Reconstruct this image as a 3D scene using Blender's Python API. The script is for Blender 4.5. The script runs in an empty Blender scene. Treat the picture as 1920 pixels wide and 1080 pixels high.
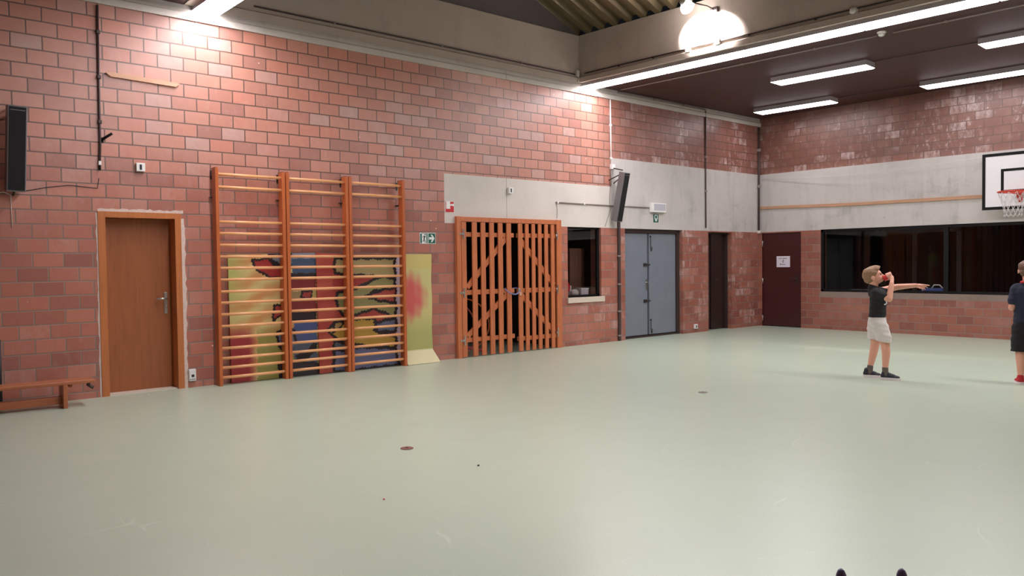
import bpy, bmesh, math, random
from mathutils import Vector, Matrix, Quaternion
random.seed(7)
D = bpy.data
SC = bpy.context.scene
COL = SC.collection
PI = math.pi

def lin(c):
    return tuple(((v/255.0)/12.92 if v/255.0 <= .04045 else ((v/255.0+.055)/1.055)**2.4) for v in c)

# ------------------------------------------------------------------ materials
def new_mat(name):
    m = D.materials.new(name); m.use_nodes = True
    nt = m.node_tree; b = nt.nodes['Principled BSDF']
    return m, nt, b

def N(nt, t, **kw):
    n = nt.nodes.new(t)
    for k, v in kw.items():
        if k in n.inputs: n.inputs[k].default_value = v
        else: setattr(n, k, v)
    return n

def ramp(nt, stops):
    n = nt.nodes.new('ShaderNodeValToRGB'); e = n.color_ramp.elements
    while len(e) < len(stops): e.new(.5)
    for el, (p, c) in zip(e, stops):
        el.position = p; el.color = (c[0], c[1], c[2], 1)
    return n

def mix(nt, fac, a, b, mode='MIX'):
    n = nt.nodes.new('ShaderNodeMix'); n.data_type = 'RGBA'; n.blend_type = mode
    for sock, v in ((n.inputs[0], fac), (n.inputs[6], a), (n.inputs[7], b)):
        if hasattr(v, 'is_linked') or hasattr(v, 'links'): nt.links.new(v, sock)
        elif isinstance(v, (int, float)): sock.default_value = v
        else: sock.default_value = (v[0], v[1], v[2], 1)
    return n.outputs[2]

def math_(nt, op, a, b=None, c=None, clamp=False):
    n = nt.nodes.new('ShaderNodeMath'); n.operation = op; n.use_clamp = clamp
    for i, v in enumerate((a, b, c)):
        if v is None: continue
        if isinstance(v, (int, float)): n.inputs[i].default_value = v
        else: nt.links.new(v, n.inputs[i])
    return n.outputs[0]

def maprange(nt, v, a, b, c=0, d=1):
    n = nt.nodes.new('ShaderNodeMapRange'); nt.links.new(v, n.inputs[0])
    for i, x in enumerate((a, b, c, d)): n.inputs[i+1].default_value = x
    return n.outputs[0]

def noise(nt, vec, scale, detail=4, rough=.55):
    n = N(nt, 'ShaderNodeTexNoise', Scale=scale, Detail=detail, Roughness=rough)
    if vec is not None: nt.links.new(vec, n.inputs['Vector'])
    return n.outputs[0]

def mapping(nt, vec, scale=(1, 1, 1)):
    n = nt.nodes.new('ShaderNodeMapping'); nt.links.new(vec, n.inputs[0]); n.inputs['Scale'].default_value = scale
    return n.outputs[0]

def plain(name, rgb, rough=.5, metal=0, spec=.5, var=.12, scale=14, bump=0):
    m, nt, b = new_mat(name)
    c = lin(rgb)
    tc = nt.nodes.new('ShaderNodeTexCoord')
    f = noise(nt, tc.outputs['Object'], scale, 5)
    col = mix(nt, f, tuple(x*(1-var) for x in c), tuple(min(1, x*(1+var)) for x in c))
    nt.links.new(col, b.inputs['Base Color'])
    b.inputs['Roughness'].default_value = rough; b.inputs['Metallic'].default_value = metal
    b.inputs['Specular IOR Level'].default_value = spec
    if bump:
        bn = N(nt, 'ShaderNodeBump', Strength=bump, Distance=.01); nt.links.new(f, bn.inputs['Height'])
        nt.links.new(bn.outputs[0], b.inputs['Normal'])
    return m

def wood(name, rgb, axis='z', rough=.4, var=.25, dark=.6):
    m, nt, b = new_mat(name); c = lin(rgb)
    tc = nt.nodes.new('ShaderNodeTexCoord')
    s = {'x': (1.2, 16, 16), 'y': (16, 1.2, 16), 'z': (16, 16, 1.2)}[axis]
    v = mapping(nt, tc.outputs['Object'], s)
    f = noise(nt, v, 2.2, 7, .6)
    r = ramp(nt, [(.25, tuple(x*dark for x in c)), (.5, c), (.8, tuple(min(1, x*(1+var)) for x in c))])
    nt.links.new(f, r.inputs[0])
    nt.links.new(r.outputs[0], b.inputs['Base Color'])
    b.inputs['Roughness'].default_value = rough
    bn = N(nt, 'ShaderNodeBump', Strength=.08, Distance=.004); nt.links.new(f, bn.inputs['Height'])
    nt.links.new(bn.outputs[0], b.inputs['Normal'])
    return m

def emit(name, rgb, strength):
    m, nt, b = new_mat(name)
    b.inputs['Base Color'].default_value = (.8, .8, .8, 1)
    b.inputs['Emission Color'].default_value = (*lin(rgb), 1)
    b.inputs['Emission Strength'].default_value = strength
    return m

def brick_mat(name, ax, lime_shade):
    m, nt, b = new_mat(name)
    g = nt.nodes.new('ShaderNodeNewGeometry'); sp = nt.nodes.new('ShaderNodeSeparateXYZ')
    nt.links.new(g.outputs['Position'], sp.inputs[0])
    along = math_(nt, 'ADD', sp.outputs[0], sp.outputs[1])
    W, H = .2967, .1553
    u = math_(nt, 'ADD', along, -3.377+W/2 + 30*W)
    v = math_(nt, 'ADD', sp.outputs[2], -4.425+40*H)
    # slightly wavy joints
    wob = math_(nt, 'MULTIPLY', math_(nt, 'SUBTRACT', noise(nt, g.outputs['Position'], 2.5, 3), .5), .012)
    cb = nt.nodes.new('ShaderNodeCombineXYZ')
    nt.links.new(math_(nt, 'ADD', u, wob), cb.inputs[0]); nt.links.new(math_(nt, 'ADD', v, wob), cb.inputs[1])
    br = nt.nodes.new('ShaderNodeTexBrick')
    br.offset = .5; br.offset_frequency = 2; br.squash = 1
    nt.links.new(cb.outputs[0], br.inputs['Vector'])
    for k, val in (('Scale', 1), ('Mortar Size', .0085), ('Mortar Smooth', .25), ('Bias', 0), ('Brick Width', W), ('Row Height', H)):
        br.inputs[k].default_value = val
    br.inputs['Color1'].default_value = (0, 0, 0, 1); br.inputs['Color2'].default_value = (1, 1, 1, 1); br.inputs['Mortar'].default_value = (.5, .5, .5, 1)
    low = ramp(nt, [(0, lin((148, 88, 76))), (.3, lin((172, 102, 84))), (.55, lin((180, 109, 90))), (.8, lin((190, 117, 93))), (1, lin((178, 114, 100)))])
    high = ramp(nt, [(0, lin((168, 118, 106))), (.3, lin((194, 134, 116))), (.55, lin((200, 143, 125))), (.8, lin((203, 131, 110))), (1, lin((192, 156, 146)))])
    nt.links.new(br.outputs['Color'], low.inputs[0]); nt.links.new(br.outputs['Color'], high.inputs[0])
    pos = g.outputs['Position']
    n1 = noise(nt, pos, 9, 6, .65); n2 = noise(nt, pos, 1.3, 4)
    # the blocks above the door heads grade into a paler ramp
    up = maprange(nt, math_(nt, 'ADD', sp.outputs[2], math_(nt, 'MULTIPLY', math_(nt, 'SUBTRACT', n2, .5), 1.2)), 2.2, 2.95)
    c = mix(nt, up, low.outputs[0], high.outputs[0])
    if lime_shade == 'z': c = mix(nt, math_(nt, 'ADD', .40, math_(nt, 'MULTIPLY', maprange(nt, sp.outputs[2], 3.2, 3.5), .42)), c, lin((92, 60, 48)))  # shade above the end wall's concrete band put into the block colour
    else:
        c = mix(nt, math_(nt, 'MULTIPLY', maprange(nt, sp.outputs[0], 10.5, 11.5), maprange(nt, sp.outputs[2], 2.9, 3.4, .3, .74)), c, lin((112, 70, 60)))  # dimness towards the far corner painted into the long-wall blocks, strongest high up
    c = mix(nt, math_(nt, 'MULTIPLY', n1, .35), c, lin((128, 68, 58)))
    c = mix(nt, maprange(nt, n2, .5, .75, 0, .3), c, lin((186, 140, 124)))
    # pale scuffs and lime bloom, block by block
    st = noise(nt, mapping(nt, pos, (10, 10, 5.5)), 1.0, 6, .75)
    big = noise(nt, pos, 1.1, 3)
    mask = math_(nt, 'MULTIPLY', maprange(nt, st, .52, .70), maprange(nt, big, .42, .58))
    blk = math_(nt, 'MULTIPLY', maprange(nt, br.outputs['Color'], .72, .82), maprange(nt, st, .40, .62))
    mask = math_(nt, 'MAXIMUM', mask, math_(nt, 'MULTIPLY', blk, maprange(nt, big, .40, .55)))
    if lime_shade == 'x':   # lime bloom is worst next to the far corner
        mask = math_(nt, 'MULTIPLY', mask, maprange(nt, sp.outputs[0], 9.2, 13.0, .2, .85))
    else:
        mask = math_(nt, 'MULTIPLY', mask, maprange(nt, sp.outputs[2], .8, 3.4, .12, .7))
    c = mix(nt, mask, c, lin((204, 182, 178)))
    vo = N(nt, 'ShaderNodeTexVoronoi', Scale=5.5); nt.links.new(pos, vo.inputs['Vector'])
    c = mix(nt, math_(nt, 'MULTIPLY', maprange(nt, vo.outputs['Distance'], .055, .045), maprange(nt, noise(nt, pos, 1.7, 2), .56, .6)), c, lin((236, 214, 200)))
    mort = mix(nt, n1, lin((92, 64, 56)), lin((118, 86, 76)))
    # joints are pointed in grey low on the wall
    mort = mix(nt, maprange(nt, sp.outputs[2], 1.6, 2.7, .9, 0), mort, lin((140, 116, 106)))
    c = mix(nt, br.outputs['Fac'], c, mort)
    nt.links.new(c, b.inputs['Base Color'])
    nt.links.new(maprange(nt, n1, .2, .8, .30, .50), b.inputs['Roughness'])
    b.inputs['Specular IOR Level'].default_value = .75
    hgt = math_(nt, 'ADD', math_(nt, 'MULTIPLY', math_(nt, 'SUBTRACT', 1, br.outputs['Fac']), .8), math_(nt, 'MULTIPLY', n1, .25))
    hgt = math_(nt, 'ADD', hgt, math_(nt, 'MULTIPLY', br.outputs['Color'], .15))
    bn = N(nt, 'ShaderNodeBump', Strength=.5, Distance=.012); nt.links.new(hgt, bn.inputs['Height'])
    nt.links.new(bn.outputs[0], b.inputs['Normal'])
    return m

def concrete_mat(name, rgb, stain=.5, smooth=False, rough=.75):
    m, nt, b = new_mat(name); c0 = lin(rgb)
    g = nt.nodes.new('ShaderNodeNewGeometry'); pos = g.outputs['Position']
    n1 = noise(nt, pos, 1.6, 6, .6); n2 = noise(nt, pos, 28, 4, .6)
    st = noise(nt, mapping(nt, pos, (5, 5, .55)), 1, 6, .65); bl = noise(nt, mapping(nt, pos, (1, 1, 1.4)), 1.1, 7, .68)
    c = mix(nt, n1, tuple(x*.82 for x in c0), tuple(min(1, x*1.12) for x in c0))
    c = mix(nt, math_(nt, 'MULTIPLY', maprange(nt, st, .48, .74), maprange(nt, bl, .42, .62, 0, stain)), c, tuple(x*.55 for x in c0))
    c = mix(nt, maprange(nt, bl, .56, .72, 0, stain*.9), c, tuple(x*.62 for x in c0))
    if smooth:
        spx = nt.nodes.new('ShaderNodeSeparateXYZ'); nt.links.new(pos, spx.inputs[0])
        c = mix(nt, maprange(nt, math_(nt, 'ABSOLUTE', math_(nt, 'SUBTRACT', spx.outputs[0], 8.46)), .008, .003, 0, .8), c, tuple(x*.4 for x in c0))
    c = mix(nt, maprange(nt, n2, .62, .72, 0, .25), c, tuple(x*.5 for x in c0))
    vo = N(nt, 'ShaderNodeTexVoronoi', Scale=2.3); nt.links.new(pos, vo.inputs['Vector'])
    c = mix(nt, maprange(nt, vo.outputs['Distance'], .045, .02, 0, .6), c, tuple(x*.3 for x in c0))
    nt.links.new(c, b.inputs['Base Color']); b.inputs['Roughness'].default_value = rough
    bn = N(nt, 'ShaderNodeBump', Strength=.25, Distance=.008); nt.links.new(n2, bn.inputs['Height'])
    nt.links.new(bn.outputs[0], b.inputs['Normal'])
    return m

def floor_mat():
    m, nt, b = new_mat('green_vinyl')
    g = nt.nodes.new('ShaderNodeNewGeometry'); pos = g.outputs['Position']
    n1 = noise(nt, pos, .55, 4); n2 = noise(nt, pos, 160, 3, .6); n3 = noise(nt, pos, 3, 5, .6)
    c = mix(nt, n1, lin((170, 186, 166)), lin((181, 194, 175)))
    c = mix(nt, maprange(nt, n2, .35, .65, 0, .55), c, lin((194, 205, 186)))
    c = mix(nt, maprange(nt, n3, .3, .9, 0, .15), c, lin((158, 180, 154)))
    # fine pale scratches: thin level lines of a slow noise, broken up by another
    w = noise(nt, mapping(nt, pos, (.8, 1.1, 1)), 1.0, 1, .3); w2 = noise(nt, mapping(nt, pos, (1.3, .6, 1)), 1.7, 1, .3)
    brk = maprange(nt, noise(nt, pos, 2.1, 2), .52, .66)
    l1 = maprange(nt, math_(nt, 'ABSOLUTE', math_(nt, 'SUBTRACT', w, .5)),   .0022, .0006); l2 = maprange(nt, math_(nt, 'ABSOLUTE', math_(nt, 'SUBTRACT', w2, .47)), .0025, .0006)
    c = mix(nt, math_(nt, 'MULTIPLY', math_(nt, 'MULTIPLY', math_(nt, 'MAXIMUM', l1, l2), brk), .28), c, lin((222, 232, 216)))
    nt.links.new(c, b.inputs['Base Color'])
    nt.links.new(maprange(nt, n3, .3, .7, .29, .32), b.inputs['Roughness'])
    b.inputs['Specular IOR Level'].default_value = .85
    bn = N(nt, 'ShaderNodeBump', Strength=.02, Distance=.002); nt.links.new(n2, bn.inputs['Height'])
    nt.links.new(bn.outputs[0], b.inputs['Normal'])
    return m

def glass_mat(name, tint):
    m = D.materials.new(name); m.use_nodes = True; nt = m.node_tree; nt.nodes.clear()
    o = nt.nodes.new('ShaderNodeOutputMaterial'); t = nt.nodes.new('ShaderNodeBsdfTransparent'); gl = nt.nodes.new('ShaderNodeBsdfGlossy')
    t.inputs[0].default_value = (*tint, 1); gl.inputs['Roughness'].default_value = .02
    fr = N(nt, 'ShaderNodeFresnel', IOR=1.3); mx = nt.nodes.new('ShaderNodeMixShader')
    nt.links.new(fr.outputs[0], mx.inputs[0]); nt.links.new(t.outputs[0], mx.inputs[1]); nt.links.new(gl.outputs[0], mx.inputs[2])
    nt.links.new(mx.outputs[0], o.inputs[0])
    return m

def vcol_mat(name, rough=.5):
    m, nt, b = new_mat(name)
    a = nt.nodes.new('ShaderNodeVertexColor'); a.layer_name = 'Col'
    nt.links.new(a.outputs[0], b.inputs['Base Color']); b.inputs['Roughness'].default_value = rough
    return m

M = {}
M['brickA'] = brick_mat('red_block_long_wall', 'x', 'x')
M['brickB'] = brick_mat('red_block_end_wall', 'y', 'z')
M['conc'] = concrete_mat('grey_concrete', (198, 192, 188), .85)
M['conc_panel'] = concrete_mat('pale_concrete_panel', (212, 204, 196), .12, True)
M['conc_beam'] = concrete_mat('beam_concrete', (188, 174, 163), .5)
M['conc_sill'] = concrete_mat('sill_concrete', (140, 122, 112), .4)
M['floor'] = floor_mat()
M['maroon'] = plain('maroon_ceiling_board', (70, 38, 35), .55, var=.1, scale=3)
M['gable'] = plain('dark_grey_gable_board', (92, 84, 86), .7)
M['corr'] = plain('corrugated_metal', (104, 92, 68), .45, .35, scale=5, var=.2)
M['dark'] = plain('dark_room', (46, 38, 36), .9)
M['black'] = plain('black_paint', (14, 12, 13), .6, spec=.25)
M['blackgrille'] = plain('black_grille_cloth', (16, 15, 16), .85, scale=90, var=.4)
M['greymetal'] = plain('grey_metal', (120, 118, 120), .4, .3)
M['steel'] = plain('bright_steel', (190, 188, 184), .3, .9)
M['darksteel'] = plain('dark_steel', (70, 62, 60), .45, .6)
M['white'] = plain('white_plastic', (226, 224, 222), .4, var=.04)
M['whitepaint'] = plain('white_board_paint', (232, 230, 232), .4, var=.03)
M['plaster'] = plain('pale_plaster', (212, 190, 180), .9, var=.25, scale=30, bump=.5)
M['cream'] = plain('cream_sill', (206, 192, 176), .7)
M['door'] = wood('brown_door_veneer', (152, 90, 54), 'z', .35, .12, .8)
M['doorframe'] = wood('orange_brown_frame', (184, 110, 62), 'z', .35, .15, .8)
M['gatewood'] = wood('orange_pine_slats', (194, 112, 70), 'z', .42, .2, .75)
M['gaterail'] = wood('orange_pine_rails', (192, 112, 70), 'x', .42, .2, .75)
M['upright'] = wood('orange_upright', (186, 98, 52), 'z', .35, .15, .8)
M['rung'] = wood('pale_beech_rung', (236, 172, 120), 'x', .3, .1, .88)
M['bench'] = wood('bench_wood', (172, 102, 66), 'x', .4, .15, .8)
M['batten'] = wood('rough_batten', (190, 146, 116), 'y', .8, .2, .75)
M['stick'] = wood('pale_lath', (214, 168, 140), 'x', .7, .1, .9)
M['greydoor'] = plain('grey_steel_door', (126, 134, 145), .4, .15, var=.14, scale=3.5)
M['brownframe'] = plain('dark_brown_frame', (58, 44, 42), .5)
M['darkdoor'] = wood('dark_brown_door', (44, 28, 25), 'z', .35, .1, .8)
M['maroondoor'] = plain('dark_maroon_door', (64, 28, 27), .35, var=.06)
M['glass'] = glass_mat('dark_window_glass', (.94, .94, .94))
M['pipebrown'] = plain('brown_duct', (70, 54, 52), .5)
M['pipegrey'] = plain('grey_conduit', (140, 128, 122), .5)
M['pipewhite'] = plain('white_conduit', (216, 206, 202), .5)
M['tube'] = emit('fluorescent_diffuser', (252, 246, 249), 19.0)
M['tube2'] = emit('fluorescent_diffuser_far', (252, 246, 249), 8.5)
M['lamp'] = emit('floodlight_face', (255, 246, 242), 22.0)
M['lampshade'] = plain('white_enamel_shade', (236, 232, 228), .3, var=.03)
M['lighthousing'] = plain('pale_grey_enamel', (178, 172, 178), .4, var=.04)
M['lens'] = plain('frosted_lens', (182, 182, 190), .35, var=.05)
M['red'] = plain('sign_red', (200, 34, 44), .4, var=.04)
M['green'] = plain('sign_green', (18, 92, 78), .4, var=.04)
M['signwhite'] = plain('sign_white', (238, 240, 238), .4, var=.02)
M['ink'] = plain('black_ink', (40, 38, 44), .6)
M['paper'] = plain('paper', (216, 210, 222), .8, var=.03)
M['rim'] = plain('red_orange_rim', (206, 64, 46), .4)
M['net'] = plain('white_cord', (214, 208, 208), .8)
M['graf'] = vcol_mat('spray_painted_board', .45)
M['skin'] = plain('skin', (226, 166, 142), .5, var=.06)
M['hair'] = plain('sandy_hair', (146, 112, 84), .6, var=.35, scale=40)
M['hair2'] = plain('brown_hair', (110, 78, 62), .6, var=.35, scale=40)
M['shirtblack'] = plain('black_cotton', (28, 27, 30), .85)
M['shirtnavy'] = plain('navy_cotton', (38, 42, 62), .85)
M['shorts'] = plain('pale_grey_cotton', (218, 211, 206), .85, var=.15, scale=22, bump=.4)
M['shortsblack'] = plain('black_shorts', (24, 22, 26), .85)
M['sock'] = plain('dark_sock', (104, 95, 88), .9)
M['shoe'] = plain('navy_black_shoe', (32, 32, 46), .6)
M['shoered'] = plain('red_shoe', (190, 34, 44), .6)
M['sole'] = plain('white_sole', (226, 218, 218), .6)
M['cup'] = plain('red_plastic', (210, 44, 40), .35)
M['eye'] = plain('eye', (40, 34, 34), .2)
M['lip'] = plain('lip', (190, 110, 98), .5)
M['purple'] = plain('dark_purple_tube', (96, 88, 120), .35)
M['pink'] = plain('pink_plastic', (226, 120, 120), .4)
M['orangepl'] = plain('orange_plastic', (226, 120, 64), .4)
M['bluelock'] = plain('blue_grey_cable', (118, 122, 170), .35)
M['blue'] = plain('blue_fabric', (62, 84, 150), .7)
M['brownwood'] = wood('brown_interior_panel', (112, 76, 60), 'z', .5)
M['curtain'] = plain('dark_brown_curtain', (50, 32, 30), .9)
M['captile'] = plain('brown_cap', (122, 74, 62), .5)
M['capgrey'] = plain('grey_cap', (120, 112, 104), .5)

# ------------------------------------------------------------------ mesh building
def wmat(o):
    m = Matrix.Translation(o.location) @ o.rotation_euler.to_matrix().to_4x4()
    return wmat(o.parent) @ m if o.parent else m

class MB:
    def __init__(s): s.v = []; s.f = []; s.mi = []; s.sm = []
    def add(s, vs, fs, mi=0, smooth=False):
        b = len(s.v); s.v += [Vector(x) for x in vs]
        for f in fs: s.f.append(tuple(b+i for i in f)); s.mi.append(mi); s.sm.append(smooth)
        return s
    def box(s, lo, hi, mi=0, mat=None, bev=0):
        x0, y0, z0 = lo; x1, y1, z1 = hi
        vs = [(x0,y0,z0),(x1,y0,z0),(x1,y1,z0),(x0,y1,z0),(x0,y0,z1),(x1,y0,z1),(x1,y1,z1),(x0,y1,z1)]
        fs = [(0,3,2,1),(4,5,6,7),(0,1,5,4),(1,2,6,5),(2,3,7,6),(3,0,4,7)]
        if bev > 0:
            bm = bmesh.new(); V = [bm.verts.new(v) for v in vs]
            for f in fs: bm.faces.new([V[i] for i in f])
            bmesh.ops.bevel(bm, geom=list(bm.edges), offset=bev, segments=2, affect='EDGES', profile=.5)
            bm.verts.index_update()
            vs = [v.co.copy() for v in bm.verts]; fs = [tuple(v.index for v in f.verts) for f in bm.faces]; bm.free()
        if mat is not None: vs = [mat @ Vector(v) for v in vs]
        return s.add(vs, fs, mi)
    def prism(s, poly, d, mi=0):
        # poly: list of 3D points in a plane, d: extrusion vector
        n = len(poly); d = Vector(d); P = [Vector(p) for p in poly]
        fs = [tuple(range(n))[::-1], tuple(range(n, 2*n))]
        fs += [(i, (i+1) % n, n+(i+1) % n, n+i) for i in range(n)]
        return s.add(P+[p+d for p in P], fs, mi)
    def tube(s, pts, r, n=8, mi=0, closed=False, caps=True):
        P = [Vector(p) for p in pts]; R = r if isinstance(r, (list, tuple)) else [r]*len(P)
        L = len(P); vs = []
        t0 = (P[1]-P[0]).normalized()
        a = t0.orthogonal().normalized()
        for i in range(L):
            if closed: t = (P[(i+1) % L]-P[i-1]).normalized()
            else: t = (P[min(i+1, L-1)]-P[max(i-1, 0)]).normalized()
            a = (a - t*a.dot(t)).normalized(); bb = t.cross(a)
            for k in range(n):
                th = 2*PI*k/n; vs.append(P[i]+(a*math.cos(th)+bb*math.sin(th))*R[i])
        fs = []
        for i in range(L if closed else L-1):
            j = (i+1) % L
            for k in range(n): fs.append((i*n+k, i*n+(k+1) % n, j*n+(k+1) % n, j*n+k))
        if not closed and caps:
            fs.append(tuple(range(n))[::-1]); fs.append(tuple((L-1)*n+k for k in range(n)))
        return s.add(vs, fs, mi, True)
    def lathe(s, prof, n=24, mi=0, mat=None):
        vs = []; L = len(prof)
        for r, z in prof:
            for k in range(n): vs.append(Vector((r*math.cos(2*PI*k/n), r*math.sin(2*PI*k/n), z)))
        fs = [(i*n+k, i*n+(k+1) % n, (i+1)*n+(k+1) % n, (i+1)*n+k) for i in range(L-1) for k in range(n)]
        fs.append(tuple(range(n))[::-1]); fs.append(tuple((L-1)*n+k for k in range(n)))
        if mat is not None: vs = [mat @ v for v in vs]
        return s.add(vs, fs, mi, True)
    def sphere(s, c, r, nu=14, nv=9, mi=0):
        r = r if isinstance(r, (list, tuple)) else (r, r, r); c = Vector(c)
        vs = [c+Vector((0, 0, r[2]))]
        for j in range(1, nv):
            ph = PI*j/nv
            for k in range(nu):
                th = 2*PI*k/nu
                vs.append(c+Vector((r[0]*math.sin(ph)*math.cos(th), r[1]*math.sin(ph)*math.sin(th), r[2]*math.cos(ph))))
        vs.append(c-Vector((0, 0, r[2])))
        fs = [(0, 1+k, 1+(k+1) % nu) for k in range(nu)]
        for j in range(nv-2):
            for k in range(nu):
                a = 1+j*nu+k; b2 = 1+j*nu+(k+1) % nu
                fs.append((a, a+nu, b2+nu, b2))
        la = len(vs)-1; st = 1+(nv-2)*nu
        fs += [(la, st+(k+1) % nu, st+k) for k in range(nu)]
        return s.add(vs, fs, mi, True)
    def build(s, name, mats, parent=None, world=True, origin=None):
        me = D.meshes.new(name)
        if not isinstance(mats, (list, tuple)): mats = [mats]
        o = D.objects.new(name, me)
        if parent is not None:
            o.parent = parent
            if world:
                inv = wmat(parent).inverted(); pts = [inv @ v for v in s.v]
            else: pts = s.v
        else:
            xs = [v.x for v in s.v]; ys = [v.y for v in s.v]; zs = [v.z for v in s.v]
            off = Vector(origin) if origin is not None else Vector(((min(xs)+max(xs))/2, (min(ys)+max(ys))/2, min(zs)))
            o.location = off; pts = [v-off for v in s.v]
        me.from_pydata([tuple(v) for v in pts], [], s.f)
        me.polygons.foreach_set('material_index', s.mi); me.polygons.foreach_set('use_smooth', s.sm)
        for m in mats: me.materials.append(M[m] if isinstance(m, str) else m)
        me.update(); COL.objects.link(o)
        return o

def tag(o, label=None, cat=None, group=None, kind=None):
    if label: o['label'] = label
    if cat: o['category'] = cat
    if group: o['group'] = group
    if kind: o['kind'] = kind
    return o

def thing(name, label, cat, loc, group=None, rz=0):
    o = D.objects.new(name, None); COL.objects.link(o); o.location = loc; o.rotation_euler = (0, 0, rz)
    o.empty_display_size = .1
    return tag(o, label, cat, group)

def dup(root, loc, label=None, group=None, rz=None):
    def cp(o, parent):
        c = o.copy(); COL.objects.link(c)
        if parent is not None: c.parent = parent
        for ch in [x for x in list(D.objects) if x.parent == o]: cp(ch, c)
        return c
    r = cp(root, None); r.location = loc
    if rz is not None: r.rotation_euler = (0, 0, rz)
    if label: r['label'] = label
    if group: r['group'] = group
    return r

def struct(o): o['kind'] = 'structure'; return o

# ------------------------------------------------------------------ room numbers (metres)
XC = 15.92            # end wall plane
XW = -2.1             # near-left wall
YS = -13.6            # wall behind the camera
SB, ST, HT = 2.083, 2.836, 3.36   # concrete band: underside, top of panel, top of beam
TW = .26              # wall thickness

def wall(name, pt, cu, cv, holes, matf, mats, nrm):
    cu = sorted(set(cu+[h[0] for h in holes]+[h[1] for h in holes])); cv = sorted(set(cv+[h[2] for h in holes]+[h[3] for h in holes]))
    def hole(i, j):
        if i < 0 or j < 0 or i >= len(cu)-1 or j >= len(cv)-1: return None
        a = (cu[i]+cu[i+1])/2; b = (cv[j]+cv[j+1])/2
        return any(h[0] < a < h[1] and h[2] < b < h[3] for h in holes)
    mb = MB()
    for i in range(len(cu)-1):
        for j in range(len(cv)-1):
            u0, u1, v0, v1 = cu[i], cu[i+1], cv[j], cv[j+1]
            if hole(i, j): continue
            mi = matf((u0+u1)/2, (v0+v1)/2)
            mb.add([pt(u0, v0, 0), pt(u1, v0, 0), pt(u1, v1, 0), pt(u0, v1, 0)], [(0, 1, 2, 3)], mi)
            mb.add([pt(u0, v0, TW), pt(u1, v0, TW), pt(u1, v1, TW), pt(u0, v1, TW)], [(3, 2, 1, 0)], mi)
            for (di, dj, a, b) in ((-1, 0, (u0, v0), (u0, v1)), (1, 0, (u1, v0), (u1, v1)), (0, -1, (u0, v0), (u1, v0)), (0, 1, (u0, v1), (u1, v1))):
                h = hole(i+di, j+dj)
                if h or h is None:
                    mb.add([pt(a[0], a[1], 0), pt(b[0], b[1], 0), pt(b[0], b[1], TW), pt(a[0], a[1], TW)], [(0, 1, 2, 3)], mi)
    return struct(mb.build(name, mats))

# long wall (left in the photograph)
D1 = (2.392, 3.303, 0, 2.095); GT = (7.44, 9.63, 0, 2.165); SW = (9.846, 10.70, .845, 2.083)
GD = (11.352, 13.10, 0, 2.083); DD = (13.965, 14.815, 0, 2.06)
PX0, PX1 = 7.213, 10.985
def matA(u, v):
    if PX0 < u < PX1 and SB < v < ST: return 1
    if u > PX1 and SB < v < HT: return 2
    if v > 4.42: return 2
    return 0
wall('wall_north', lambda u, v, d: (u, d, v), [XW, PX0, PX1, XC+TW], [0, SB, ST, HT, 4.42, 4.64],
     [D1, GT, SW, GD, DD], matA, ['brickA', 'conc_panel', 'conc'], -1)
# end wall
BD = (-.985, -.05, 0, 2.06); BW = (-9.2, -1.425, .79, 2.09)
def matB(u, v):
    if SB < v < HT: return 1
    if .672 < v < .79 and u < -1.40: return 2
    return 0
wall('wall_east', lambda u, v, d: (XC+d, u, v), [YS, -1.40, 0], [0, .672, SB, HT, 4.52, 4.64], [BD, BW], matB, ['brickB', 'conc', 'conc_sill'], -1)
struct(MB().box((XW-.2, YS, 0), (XW, 0, 4.64)).build('wall_west', 'brickB'))
struct(MB().box((XW-.2, YS-.2, 0), (XC+.2, YS, 4.64)).build('wall_south', 'brickA'))
struct(MB().box((XW-.2, YS-.2, -.1), (XC+3.6, 3.4, 0)).build('floor', 'floor'))

# ceilings, beams: the right-hand ceiling edge runs a touch out of square
SH = .045
XB, XL = 10.165, 3.80
ZB0, ZB1 = 4.60, 5.42
def shx(x, y): return x + SH*(-y)
mb = MB()
mb.prism([(shx(XB+.45, 0), 0, 4.60), (XC+.2, 0, 4.60), (XC+.2, YS, 4.60), (shx(XB+.45, YS), YS, 4.60)], (0, 0, .12))
struct(mb.build('ceiling', 'maroon'))
struct(MB().box((XW-.1, YS, 4.60), (3.40, 0, 4.72)).build('ceiling_west', 'maroon'))
# beams around the raised roof
def beam_profile(mb, x0, x1, sgn):
    pass
mb = MB()
f0, f1 = XB, XB+.46
def cross(y):
    return [(shx(f0, y), y, ZB1), (shx(f0, y), y, 4.70), (shx(f0-.035, y), y, 4.68), (shx(f0-.035, y), y, 4.60), (shx(f1, y), y, 4.60), (shx(f1, y), y, ZB1)]
a, b = cross(-.001), cross(YS)
mb.add(a+b, [(0, 1, 2, 3, 4, 5), (11, 10, 9, 8, 7, 6)]+[(i, (i+1) % 6, 6+(i+1) % 6, 6+i) for i in range(6)])
struct(mb.build('beam_east', 'conc_beam'))
mb = MB()
mb.prism([(XL-.42, -.001, 4.60), (XL+.035, -.001, 4.60), (XL+.035, -.001, 4.68), (XL, -.001, 4.70), (XL, -.001, ZB1), (XL-.42, -.001, ZB1)], (0, YS, 0))
struct(mb.build('beam_west', 'conc_beam'))
mb = MB()
mb.prism([(XL, .0, ZB1), (XL, .0, 4.70), (XL, -.03, 4.68), (XL, -.03, 4.575), (XL, .2, 4.575), (XL, .2, ZB1)], (XB-XL+.1, 0, 0))
struct(mb.build('beam_north', 'conc_beam'))
struct(MB().box((XL, YS-.2, 4.58), (XB+.6, YS, ZB1)).build('beam_south', 'conc_beam'))
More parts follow.
